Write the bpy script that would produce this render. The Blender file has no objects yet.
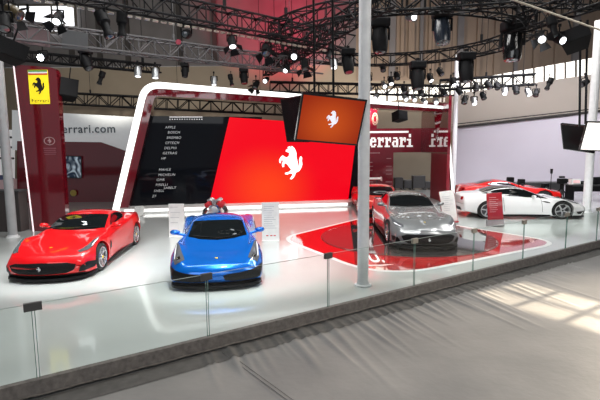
import bpy, bmesh, math, random
import numpy as np
from mathutils import Vector, Matrix, Euler
from mathutils.bvhtree import BVHTree
from mathutils.geometry import delaunay_2d_cdt
random.seed(7)
PI = math.pi
C = bpy.context.scene.collection

# ------------------------------------------------------------------ camera
FPX = 466.0
EYE = 2.9
PITCH = math.atan(57/FPX)
ROLL = math.radians(0.5)
cd = bpy.data.cameras.new('camera')
cd.sensor_width = 36
cd.lens = FPX/600*36
cd.clip_end = 300
cam = bpy.data.objects.new('camera', cd)
C.objects.link(cam)
cam.matrix_world = Matrix.Translation((0, 0, EYE)) @ Matrix.Rotation(PI/2-PITCH, 4, 'X') @ Matrix.Rotation(-ROLL, 4, 'Z')
bpy.context.scene.camera = cam

def ray(px, py):
    a = px-300; b = 200-py
    x = a*math.cos(ROLL)+b*math.sin(ROLL); z = -a*math.sin(ROLL)+b*math.cos(ROLL)
    return (x, FPX*math.cos(PITCH)+z*math.sin(PITCH), -FPX*math.sin(PITCH)+z*math.cos(PITCH))
def G(px, py, z=0.0):
    d = ray(px, py); t = (z-EYE)/d[2]
    return Vector((d[0]*t, d[1]*t, z))
def at(px, py, Y):
    d = ray(px, py); t = Y/d[1]
    return Vector((d[0]*t, Y, EYE+d[2]*t))

# ------------------------------------------------------------------ materials
def mat(name, col, rough=0.5, metal=0.0, coat=0.0, emit=0.0, ecol=None, var=0.06, scale=6.0, bump=0.0, spec=0.5):
    m = bpy.data.materials.new(name); m.use_nodes = True
    nt = m.node_tree; b = nt.nodes['Principled BSDF']
    tc = nt.nodes.new('ShaderNodeTexCoord'); nz = nt.nodes.new('ShaderNodeTexNoise')
    nz.inputs['Scale'].default_value = scale; nz.inputs['Detail'].default_value = 4
    nt.links.new(tc.outputs['Object'], nz.inputs['Vector'])
    rp = nt.nodes.new('ShaderNodeValToRGB')
    lo = [max(0, c*(1-var)) for c in col]; hi = [min(1, c*(1+var)) for c in col]
    rp.color_ramp.elements[0].color = (*lo, 1); rp.color_ramp.elements[1].color = (*hi, 1)
    rp.color_ramp.elements[0].position = 0.3; rp.color_ramp.elements[1].position = 0.7
    nt.links.new(nz.outputs['Fac'], rp.inputs['Fac'])
    nt.links.new(rp.outputs['Color'], b.inputs['Base Color'])
    b.inputs['Roughness'].default_value = rough; b.inputs['Metallic'].default_value = metal
    b.inputs['Specular IOR Level'].default_value = spec
    b.inputs['Coat Weight'].default_value = coat; b.inputs['Coat Roughness'].default_value = 0.04
    if emit:
        b.inputs['Emission Color'].default_value = (*(ecol or col), 1); b.inputs['Emission Strength'].default_value = emit
    if bump:
        bp = nt.nodes.new('ShaderNodeBump'); bp.inputs['Strength'].default_value = bump; bp.inputs['Distance'].default_value = 0.02
        nt.links.new(nz.outputs['Fac'], bp.inputs['Height']); nt.links.new(bp.outputs['Normal'], b.inputs['Normal'])
    return m

def glass_mat(name, col=(0.93, 0.98, 0.96), refl=1.0, rough=0.02):
    m = bpy.data.materials.new(name); m.use_nodes = True
    nt = m.node_tree; nt.nodes.remove(nt.nodes['Principled BSDF'])
    out = nt.nodes['Material Output']
    tr = nt.nodes.new('ShaderNodeBsdfTransparent'); tr.inputs['Color'].default_value = (*col, 1)
    gl = nt.nodes.new('ShaderNodeBsdfGlossy'); gl.inputs['Roughness'].default_value = rough
    fr = nt.nodes.new('ShaderNodeFresnel'); fr.inputs['IOR'].default_value = 1.45
    ml = nt.nodes.new('ShaderNodeMath'); ml.operation = 'MULTIPLY'; ml.inputs[1].default_value = refl
    mx = nt.nodes.new('ShaderNodeMixShader')
    nt.links.new(fr.outputs['Fac'], ml.inputs[0]); nt.links.new(ml.outputs[0], mx.inputs['Fac'])
    nt.links.new(tr.outputs[0], mx.inputs[1]); nt.links.new(gl.outputs[0], mx.inputs[2])
    nt.links.new(mx.outputs[0], out.inputs['Surface'])
    return m

# ------------------------------------------------------------------ mesh helpers
def link_mesh(name, me, m, parent=None, loc=None, smooth=False, angle=None):
    o = bpy.data.objects.new(name, me); C.objects.link(o)
    if m is not None and not me.materials: me.materials.append(m)
    if parent is not None: o.parent = parent
    if loc is not None: o.location = loc
    if smooth:
        me.polygons.foreach_set('use_smooth', [True]*len(me.polygons))
        if angle: me.set_sharp_from_angle(angle=math.radians(angle))
    return o
def obj(name, bm, m, parent=None, loc=None, smooth=False, angle=40, fix=True):
    me = bpy.data.meshes.new(name)
    if fix: bmesh.ops.recalc_face_normals(bm, faces=bm.faces[:])
    bm.to_mesh(me); bm.free()
    return link_mesh(name, me, m, parent, loc, smooth, angle)
def pydata(name, v, f, m, parent=None, loc=None, smooth=False, angle=None):
    me = bpy.data.meshes.new(name); me.from_pydata([tuple(p) for p in v], [], f); me.update()
    return link_mesh(name, me, m, parent, loc, smooth, angle)
def tag(o, label=None, cat=None, group=None, kind=None):
    if label: o['label'] = label
    if cat: o['category'] = cat
    if group: o['group'] = group
    if kind: o['kind'] = kind
    return o
def thing(name, label, cat, loc=(0, 0, 0), rz=0.0, group=None):
    o = bpy.data.objects.new(name, None); C.objects.link(o)
    o.location = loc; o.rotation_euler = (0, 0, rz); o.empty_display_size = 0.2
    return tag(o, label, cat, group)
def copy_tree(o, parent=None, kids=None):
    if kids is None:
        kids = {}
        for x in C.objects:
            if x.parent: kids.setdefault(x.parent.name, []).append(x)
    c = o.copy(); C.objects.link(c)
    if parent is not None: c.parent = parent
    for ch in kids.get(o.name, []): copy_tree(ch, c, kids)
    return c

def box(bm, c, s, rot=None, bevel=0.0, seg=2):
    r = bmesh.ops.create_cube(bm, size=1.0)
    M = Matrix.Translation(c) @ (rot.to_matrix().to_4x4() if rot else Matrix()) @ Matrix.Diagonal((*s, 1))
    bmesh.ops.transform(bm, matrix=M, verts=r['verts'])
    if bevel:
        es = list({e for v in r['verts'] for e in v.link_edges})
        bmesh.ops.bevel(bm, geom=es, offset=bevel, segments=seg, affect='EDGES', profile=0.5)
def bar(bm, a, b, r0, r1=None, n=8, caps=True):
    a = Vector(a); b = Vector(b); d = b-a
    if d.length < 1e-6: return
    q = d.to_track_quat('Z', 'Y')
    M = Matrix.Translation((a+b)/2) @ q.to_matrix().to_4x4()
    bmesh.ops.create_cone(bm, cap_ends=caps, segments=n, radius1=r0, radius2=r0 if r1 is None else r1, depth=d.length, matrix=M)
def tube(bm, pts, r, n=8):
    for i in range(len(pts)-1): bar(bm, pts[i], pts[i+1], r, n=n)
def lathe(bm, prof, n=32, M=None, close=False):
    """prof: list of (r, h); axis Z"""
    rings = []
    for r, h in prof:
        rings.append([bm.verts.new((r*math.cos(2*PI*k/n), r*math.sin(2*PI*k/n), h)) for k in range(n)])
    prs = list(zip(rings, rings[1:])) + ([(rings[-1], rings[0])] if close else [])
    for A, B in prs:
        for k in range(n):
            bm.faces.new((A[k], A[(k+1) % n], B[(k+1) % n], B[k]))
    if not close:
        for R, fl in ((rings[0], True), (rings[-1], False)):
            try: bm.faces.new(R[::-1] if fl else R)
            except Exception: pass
    if M is not None: bmesh.ops.transform(bm, matrix=M, verts=[v for R in rings for v in R])
def prism(bm, poly, thick, M=None):
    """poly 2D (x, y) extruded from z=0 to z=thick"""
    r = delaunay_2d_cdt([Vector(p) for p in poly], [], [list(range(len(poly)))], 1, 1e-6)
    vs, fs = r[0], r[2]
    A = [bm.verts.new((p[0], p[1], 0)) for p in vs]
    for f in fs: bm.faces.new([A[i] for i in reversed(f)])
    allv = list(A)
    if thick:
        B = [bm.verts.new((p[0], p[1], thick)) for p in vs]
        for f in fs: bm.faces.new([B[i] for i in f])
        n = {}
        for f in fs:
            for i in range(len(f)):
                n[(f[i], f[(i+1) % len(f)])] = 1
        for (i, j) in n:
            if (j, i) not in n: bm.faces.new((A[i], A[j], B[j], B[i]))
        allv += B
    if M is not None: bmesh.ops.transform(bm, matrix=M, verts=allv)
def frameM(o, ux, uy):
    """matrix with origin o, x axis ux, y axis uy (world vectors)"""
    ux = Vector(ux).normalized(); uy = Vector(uy); uz = ux.cross(uy).normalized(); uy = uz.cross(ux)
    M = Matrix((ux, uy, uz)).transposed().to_4x4(); M.translation = Vector(o)
    return M
def text_mesh(name, s, size, m, M, parent=None, depth=0.004, spacing=1.0, align='LEFT', shear=0.0, bold=0.0):
    cu = bpy.data.curves.new(name, 'FONT'); cu.body = s; cu.size = size; cu.extrude = depth; cu.space_character = spacing
    cu.align_x = align; cu.shear = shear; cu.offset = bold; cu.resolution_u = 3
    t = bpy.data.objects.new(name+'_curve', cu); C.objects.link(t)
    dg = bpy.context.evaluated_depsgraph_get(); dg.update()
    me = bpy.data.meshes.new_from_object(t.evaluated_get(dg))
    bpy.data.objects.remove(t); bpy.data.curves.remove(cu)
    me.transform(M); me.materials.clear()
    me.name = name
    return link_mesh(name, me, m, parent)
def pchip(xs, ys, x):
    xs = np.asarray(xs, float); ys = np.asarray(ys, float); x = np.asarray(x, float)
    h = np.diff(xs); d = np.diff(ys)/h; n = len(xs); g = np.zeros(n)
    if n == 2: g[:] = d[0]
    else:
        for i in range(1, n-1):
            if d[i-1]*d[i] > 0:
                w1 = 2*h[i]+h[i-1]; w2 = h[i]+2*h[i-1]
                g[i] = (w1+w2)/(w1/d[i-1]+w2/d[i])
        g[0] = d[0]; g[-1] = d[-1]
    i = np.clip(np.searchsorted(xs, x)-1, 0, n-2)
    t = (x-xs[i])/h[i]
    return ((1+2*t)*(1-t)**2*ys[i]+t*(1-t)**2*h[i]*g[i]+t*t*(3-2*t)*ys[i+1]+t*t*(t-1)*h[i]*g[i+1])

HORSE = [(176,37),(190,52),(198,72),(198,95),(202,112),(207,132),(210,147),(213,130),(211,113),(215,97),(222,90),(229,100),(227,118),(230,135),(222,156),
 (214,167),(206,173),(193,178),(190,190),(179,206),(168,214),(161,208),(171,196),(175,183),(160,181),(150,187),(135,185),(135,177),(151,174),(162,168),
 (168,160),(159,149),(148,134),(138,126),(132,133),(131,146),(121,147),(119,131),(125,117),(121,108),(115,113),(113,127),(105,123),(105,106),(115,92),(124,85),
 (134,92),(146,97),(157,88),(159,72),(150,69),(140,65),(142,56),(153,51),(150,43),(160,38),(168,41)]
def horse_poly(h):
    """prancing horse silhouette, centred, height h"""
    s = h/177.0
    return [((x-168)*s, (126-y)*s) for x, y in HORSE][::-1]
# ------------------------------------------------------------------ car builder
M_BLACK = mat('black plastic', (0.008, 0.008, 0.009), 0.45, spec=0.18)
M_GLOSSBLACK = mat('gloss black', (0.008, 0.008, 0.009), 0.08, coat=0.5)
M_CARGLASS = mat('dark car glass', (0.006, 0.008, 0.009), 0.03, coat=1.0, spec=0.8)
M_TYRE = mat('tyre rubber', (0.012, 0.012, 0.012), 0.75)
M_RIM = mat('silver alloy', (0.75, 0.76, 0.78), 0.25, metal=0.85)
M_RIMDARK = mat('dark alloy', (0.10, 0.10, 0.11), 0.3, metal=0.8)
M_DISC = mat('brake disc steel', (0.09, 0.09, 0.095), 0.4, metal=0.8)
M_CHROME = mat('chrome', (0.85, 0.86, 0.88), 0.12, metal=1.0)
M_LAMP = mat('headlight lens', (0.10, 0.105, 0.115), 0.08, coat=0.6)
M_LED = mat('daytime running light', (0.9, 0.92, 0.95), 0.2, emit=0.35)
M_YELLOW = mat('badge yellow', (0.85, 0.62, 0.02), 0.4)
M_TAIL = mat('tail lamp red', (0.35, 0.005, 0.008), 0.1, coat=1.0)
M_MESH = mat('grille mesh black', (0.010, 0.010, 0.011), 0.55, scale=90, var=0.9, spec=0.12)
M_SEAT = mat('seat leather', (0.05, 0.045, 0.045), 0.6)

def clip_seg(poly, step):
    out = []
    for i in range(len(poly)):
        a = Vector(poly[i]); b = Vector(poly[(i+1) % len(poly)])
        n = max(1, int((b-a).length/step))
        for k in range(n): out.append(a+(b-a)*k/n)
    return out
def inside(p, poly):
    c = False; n = len(poly)
    for i in range(n):
        a = poly[i]; b = poly[i-1]
        if (a[1] > p[1]) != (b[1] > p[1]) and p[0] < (b[0]-a[0])*(p[1]-a[1])/(b[1]-a[1])+a[0]: c = not c
    return c
def smooth_poly(poly, n=5):
    """closed Catmull-Rom"""
    out = []; L = len(poly)
    for i in range(L):
        p0, p1, p2, p3 = (np.array(poly[(i+k-1) % L], float) for k in range(4))
        for k in range(n):
            t = k/n
            out.append(tuple(0.5*((2*p1)+(p2-p0)*t+(2*p0-5*p1+4*p2-p3)*t*t+(3*p1-p0-3*p2+p3)*t**3)))
    return out
def patch(bvh, poly, mode, off, step=0.04):
    """drape a flat outline over the body.  mode: top (x,y) | front (x,z) | rear (x,z) | left/right (y,z)"""
    b = clip_seg(poly, step)
    xs = [p[0] for p in b]; ys = [p[1] for p in b]
    pts = [Vector((p[0], p[1])) for p in b]
    gx = np.arange(min(xs)+step/2, max(xs), step); gy = np.arange(min(ys)+step/2, max(ys), step)
    for x in gx:
        for y in gy:
            if inside((x, y), b) and min((Vector((x, y))-q).length for q in b) > step*0.45: pts.append(Vector((x, y)))
    r = delaunay_2d_cdt(pts, [], [list(range(len(b)))], 1, 1e-6)
    vs = []
    ok = []
    for p in r[0]:
        if mode == 'top': o = Vector((p[0], p[1], 5)); d = Vector((0, 0, -1))
        elif mode == 'front': o = Vector((p[0], -6, p[1])); d = Vector((0, 1, 0))
        elif mode == 'rear': o = Vector((p[0], 6, p[1])); d = Vector((0, -1, 0))
        elif mode == 'right': o = Vector((4, p[0], p[1])); d = Vector((-1, 0, 0))
        else: o = Vector((-4, p[0], p[1])); d = Vector((1, 0, 0))
        h = bvh.ray_cast(o, d)
        if h[0] is None: vs.append(Vector((0, 0, 0))); ok.append(False)
        else:
            n = h[1]
            if n.dot(d) > 0: n = -n
            vs.append(h[0]+n*off-d*off*0.5); ok.append(True)
    fs = [f for f in r[2] if all(ok[i] for i in f)]
    return vs, fs
def patch_obj(name, bvh, poly, mode, off, m, parent, step=0.04, mirror=False):
    vs, fs = patch(bvh, poly, mode, off, step)
    if mode in ('top', 'rear', 'right'): pass
    bm = bmesh.new()
    V = [bm.verts.new(v) for v in vs]
    for f in fs:
        try: bm.faces.new([V[i] for i in f])
        except Exception: pass
    bmesh.ops.delete(bm, geom=[v for v in bm.verts if not v.link_faces], context='VERTS')
    return obj(name, bm, m, parent, smooth=True, angle=60)

def car_body_mesh(p):
    L = p['L']; K = p['k']
    S = np.unique(np.concatenate([np.linspace(0, 0.5, 18), np.linspace(0.5, L-0.4, 90), np.linspace(L-0.4, L, 14)]))
    cur = {}
    for key in ('zt', 'zf', 'wf', 'wm', 'zm', 'ws', 'zb', 'wg', 'zg', 'wr', 'zr'):
        a = K[key]; cur[key] = pchip([q[0] for q in a], [q[1] for q in a], S)
    NS = 56
    rows = []
    for i, s in enumerate(S):
        g = {k: v[i] for k, v in cur.items()}
        zmid = (g['zm']+g['zf'])/2
        pts = [(0, g['zb']), (0.6*g['ws'], g['zb']), (g['ws']-0.05, g['zb']+0.005), (g['ws'], g['zb']+0.05),
               (g['wm'], g['zm']), (g['wm']*0.55+g['wf']*0.45+0.015, zmid+0.02), (g['wf'], g['zf']),
               (g['wg'], g['zg']), (g['wr'], g['zr']), (0.5*g['wr'], g['zr']+0.78*(g['zt']-g['zr'])), (0, g['zt'])]
        P = np.array(pts); t = np.concatenate([[0], np.cumsum(np.maximum(np.hypot(*np.diff(P, axis=0).T), 1e-4))]); t /= t[-1]
        # keep control points at fixed parameter so features line up along the body
        tu = np.array([0, .12, .2, .24, .36, .46, .56, .66, .8, .9, 1.0])
        u = np.linspace(0, 1, NS)
        tt = pchip(tu, t, u)
        x = pchip(t, P[:, 0], tt); z = pchip(t, P[:, 1], tt)
        rows.append(np.stack([x, z], 1))
    rows = np.array(rows)                       # (ns, NS, 2)
    W = p['W']/2
    def ycurve(s, x, z):
        y = s-L/2
        f = max(0, 1-s/p.get('cfl', 1.1)); r = max(0, 1-(L-s)/0.9)
        y += p.get('cf', 0.42)*f*(abs(x)/W)**2.6
        y -= p.get('cr', 0.22)*r*(abs(x)/W)**2.6
        return y
    verts = []; faces = []
    def ring(xz, s, dy=0.0, zs=1.0, zc=0.5, xsc=1.0):
        ids = []
        n = len(xz)
        full = [(x, z) for x, z in xz] + [(-x, z) for x, z in xz[-2:0:-1]]
        for x, z in full:
            ids.append(len(verts)); x2 = x*xsc
            verts.append((x2, ycurve(s, x2, z)+dy, zc+(z-zc)*zs))
        return ids
    rings = []
    zc0 = (K['zb'][0][1]+K['zt'][0][1])/2
    bul = p.get('bulge', 0.10)
    for f in (0.03, 0.3, 0.55, 0.75, 0.9, 0.97):
        rings.append(ring(rows[0], 0, -bul*(1-f**2.2), f, zc0, 1-0.02*(1-f)))
    for i, s in enumerate(S): rings.append(ring(rows[i], s))
    zc1 = (K['zb'][-1][1]+K['zt'][-1][1])/2
    for f in (0.97, 0.9, 0.75, 0.5, 0.25, 0.03):
        rings.append(ring(rows[-1], L, 0.05*(1-f**2.2), f, zc1, 1-0.02*(1-f)))
    n = len(rings[0])
    for A, B in zip(rings, rings[1:]):
        for k in range(n): faces.append((A[k], A[(k+1) % n], B[(k+1) % n], B[k]))
    faces.append(tuple(rings[0][::-1])); faces.append(tuple(rings[-1]))
    return verts, faces

def cut(verts, faces, cyls):
    me = bpy.data.meshes.new('tmp'); me.from_pydata(verts, [], faces); me.update()
    bm = bmesh.new(); bm.from_mesh(me); bmesh.ops.recalc_face_normals(bm, faces=bm.faces[:]); bm.to_mesh(me); bm.free()
    o = bpy.data.objects.new('tmp', me); C.objects.link(o)
    bm = bmesh.new()
    for (x0, x1, y, z, r) in cyls: bar(bm, (x0, y, z), (x1, y, z), r, n=56)
    cm = bpy.data.meshes.new('tmpc'); bm.to_mesh(cm); bm.free()
    c = bpy.data.objects.new('tmpc', cm); C.objects.link(c)
    md = o.modifiers.new('b', 'BOOLEAN'); md.operation = 'DIFFERENCE'; md.object = c; md.solver = 'EXACT'
    dg = bpy.context.evaluated_depsgraph_get(); dg.update()
    out = bpy.data.meshes.new_from_object(o.evaluated_get(dg))
    bpy.data.objects.remove(o); bpy.data.objects.remove(c); bpy.data.meshes.remove(me); bpy.data.meshes.remove(cm)
    out.materials.clear()
    return out

def wheel_meshes(R, w, rimR, spokes, style):
    """axis along +X, outer face at x = 0 .. width toward -x ; returns bm tyre, rim, disc"""
    T = Matrix.Rotation(PI/2, 4, 'Y')
    t = bmesh.new()
    lathe(t, [(rimR, -0.01), (rimR+0.02, 0.0), (R-0.035, -0.004), (R-0.01, -0.02), (R, -0.05), (R, -w+0.05), (R-0.01, -w+0.02), (R-0.035, -w), (rimR, -w+0.01)], 40, T, close=True)
    r = bmesh.new()
    lathe(r, [(rimR, -0.012), (rimR-0.015, -0.004), (rimR-0.028, -0.012), (rimR-0.035, -0.06), (rimR-0.03, -w+0.02), (rimR, -w+0.01)], 40, T, close=True)
    lathe(r, [(0.045, -0.012), (0.07, -0.03), (0.075, -0.08), (0.02, -0.08)], 20, T)
    ri = rimR-0.02
    for k in range(spokes):
        a = 2*PI*k/spokes
        offs = (-0.09, 0.09) if style == 'double' else (0,)
        for d in offs:
            a0 = a+d*1.0; a1 = a+d*(2.0 if style == 'double' else 0)
            p0 = Vector((-0.05, 0.055*math.cos(a0), 0.055*math.sin(a0))); p1 = Vector((-0.022, ri*math.cos(a1), ri*math.sin(a1)))
            m = (p0+p1)/2; v = p1-p0
            ang = math.atan2(v.z, v.y); tilt = math.atan2(v.x, math.hypot(v.y, v.z))
            Mx = Matrix.Translation(m) @ Matrix.Rotation(ang, 4, 'X') @ Matrix.Rotation(-tilt, 4, 'Z')
            q = bmesh.ops.create_cube(r, size=1)
            wd = 0.028 if style == 'double' else 0.05
            bmesh.ops.transform(r, matrix=Mx @ Matrix.Diagonal((0.022, v.length, wd, 1)), verts=q['verts'])
    d = bmesh.new()
    lathe(d, [(0.06, -0.10), (rimR*0.80, -0.10), (rimR*0.80, -0.13), (0.06, -0.13)], 28, T)
    return t, r, d

def car(p, name, label, cat, loc, rz):
    L = p['L']; root = thing(name, label, cat, loc, rz); root.scale = (1, 1, p.get('zs', 0.91))
    verts, faces = car_body_mesh(p)
    bvh = BVHTree.FromPolygons([Vector(v) for v in verts], faces)
    fy = p['fa']-L/2; ry = L/2-p['ra']; R = p.get('R', 0.345); ro = p.get('ro', 0.335)
    W = p['W']/2
    cyl = []
    for y in (fy, ry):
        for s in (-1, 1): cyl.append((s*(W-0.36), s*(W+0.3), y, R+0.01, R+0.045))
    me = cut(verts, faces, cyl); me.name = 'body'
    paint = p['paint']
    link_mesh('body', me, paint, root, smooth=True, angle=38)
    # dark liners inside the wheel arches
    Y = lambda s: s-L/2
    for mode in ('right', 'left'):
        sx = 1 if mode == 'right' else -1
        for y, nm in ((fy, 0), (ry, 1)):
            bm = bmesh.new()
            bar(bm, (sx*(W-0.345), y, R+0.01), (sx*(W-0.335), y, R+0.01), R+0.04, n=32)
            obj('arch_liner', bm, M_BLACK, root)
    # wheels
    t, r, d = wheel_meshes(R, 0.25, R-0.085, p.get('spokes', 5), p.get('style', 'double'))
    rimM = p.get('rim', M_RIM)
    proto = obj('wheel', r, rimM, root, smooth=True, angle=35)
    ty = obj('tyre', t, M_TYRE, proto, smooth=True, angle=50); di = obj('brake_disc', d, M_DISC, proto, smooth=True, angle=40)
    cap = bmesh.new(); lathe(cap, [(0.032, -0.012), (0.032, -0.004), (0.02, 0.0)], 16, Matrix.Rotation(PI/2, 4, 'Y'))
    ca = obj('hub_cap', cap, p.get('cap', M_YELLOW), proto, smooth=True)
    inset = p.get('inset', 0.035)
    first = True
    for y in (fy, ry):
        for s in (1, -1):
            if first: w = proto; first = False
            else:
                w = proto.copy(); C.objects.link(w); w.parent = root
                for q in (ty, di, ca):
                    e = q.copy(); C.objects.link(e); e.parent = w
            # track follows the body width
            ww = W-inset
            w.location = (s*ww, y, R); w.rotation_euler = (random.uniform(0, 1) if s > 0 else random.uniform(0, 1), 0, 0 if s > 0 else PI)
    # draped pieces
    for (nm, poly, mode, m, off, sm, mir) in p['patches']:
        pl = smooth_poly(poly) if sm else poly
        pl = [(a if mode in ('front', 'rear') else (a if mode == 'top' else Y(a)), b if mode != 'top' else Y(b)) for a, b in pl]
        st = 0.05 if mode == 'top' and (max(q[0] for q in pl)-min(q[0] for q in pl)) > 0.8 else 0.028
        o1 = patch_obj(nm, bvh, pl, mode, off, m, root, st)
        if mir:
            mode2 = {'right': 'left', 'left': 'right'}.get(mode, mode)
            pl2 = pl if mode2 != mode else [(-a, b) for a, b in pl]
            patch_obj(nm, bvh, pl2, mode2, off, m, root, st)
    # splitter lip following the nose
    bm = bmesh.new()
    def edge_y(x):
        h = bvh.ray_cast(Vector((x, -6, p.get('lipz', 0.2))), Vector((0, 1, 0)))
        return h[0].y if h[0] is not None else None
    xs = np.linspace(-W*0.93, W*0.93, 31); row = []
    for x in xs:
        y = edge_y(x)
        if y is None: continue
        ex = p.get('lip', 0.035)
        q = [(x, y-ex, 0.065), (x, y-ex, 0.115), (x, y+0.14, 0.15), (x, y+0.14, 0.065)]
        row.append([bm.verts.new(v) for v in q])
    for A, B in zip(row, row[1:]):
        for k in range(4): bm.faces.new((A[k], A[(k+1) % 4], B[(k+1) % 4], B[k]))
    if len(row) > 1: bm.faces.new(row[0]); bm.faces.new(row[-1])
    obj('front_splitter', bm, p.get('lipm', M_BLACK), root, smooth=True, angle=30)
    # side skirts
    for s in (1, -1):
        bm = bmesh.new()
        xw = p.get('skx', W-0.09)
        box(bm, (s*xw, (fy+ry)/2, 0.15), (0.10, ry-fy-2*R-0.12, 0.09), bevel=0.02)
        obj('side_skirt', bm, p.get('skm', M_BLACK), root, smooth=True)
    # mirrors
    mx, ms, mz = p['mirror']
    for s in (1, -1):
        bm = bmesh.new()
        bmesh.ops.create_uvsphere(bm, u_segments=18, v_segments=10, radius=1.0)
        for v in bm.verts:
            x, y, z = v.co
            if y > 0.35: y = 0.35
            v.co = Vector((s*(mx+0.10+0.115*x), Y(ms)+0.085*y+0.03*abs(x), mz+0.03+0.062*z+0.01*x*z))
        mo = obj('wing_mirror', bm, p.get('mirm', paint), root, smooth=True, angle=50)
        bm = bmesh.new(); bar(bm, (s*(mx-0.12), Y(ms)+0.03, mz-0.05), (s*(mx+0.10), Y(ms)+0.015, mz+0.0), 0.034, 0.028, n=10)
        obj('mirror_arm', bm, p.get('mirm', paint), mo, smooth=True)
    # horse badge on the grille / nose
    if 'badge' in p:
        bz, bh, moff = p['badge']
        h = bvh.ray_cast(Vector((0, -6, bz)), Vector((0, 1, 0)))[0]
        bm = bmesh.new(); prism(bm, horse_poly(bh), 0.012, frameM((0, h.y-moff, bz), (1, 0, 0), (0, 0, 1)))
        obj('horse_emblem', bm, M_CHROME, root)
    if 'nosebadge' in p:
        sY, = p['nosebadge']
        h = bvh.ray_cast(Vector((0, Y(sY), 5)), Vector((0, 0, -1)))
        n = h[1] if h[1].z > 0 else -h[1]
        bm = bmesh.new(); pl = [(-.028, .035), (.028, .035), (.026, -.01), (0, -.04), (-.026, -.01)]
        prism(bm, pl, 0.006, frameM(h[0]+n*0.003, (1, 0, 0), Vector((0, 1, 0))))
        obj('nose_badge', bm, M_YELLOW, root)
    # wipers
    if 'wiper' in p:
        for (a, b) in p['wiper']:
            q = []
            for k in range(9):
                x = a[0]+(b[0]-a[0])*k/8; s = a[1]+(b[1]-a[1])*k/8
                h = bvh.ray_cast(Vector((x, Y(s), 5)), Vector((0, 0, -1)))
                q.append(h[0]+Vector((0, -0.012, 0.02)))
            bm = bmesh.new(); tube(bm, q, 0.008, 6)
            obj('wiper', bm, M_BLACK, root)
    return root, bvh, Y
# ------------------------------------------------------------------ car shapes (metres, s measured back from the nose)
def paint(name, col, metal=0.0, rough=0.4, coat=1.0):
    return mat(name, col, rough, metal=metal, coat=coat, var=0.03, scale=300, spec=0.25)
P_RED = paint('red car paint', (0.70, 0.004, 0.008))
P_BLUE = paint('blue car paint', (0.004, 0.16, 0.68), metal=0.45, rough=0.26)
P_GREY = paint('silver grey car paint', (0.27, 0.285, 0.29), metal=0.40, rough=0.25)
P_WHITE = paint('white car paint', (0.85, 0.86, 0.86))
P_REDD = paint('racing red car paint', (0.65, 0.010, 0.010))

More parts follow.
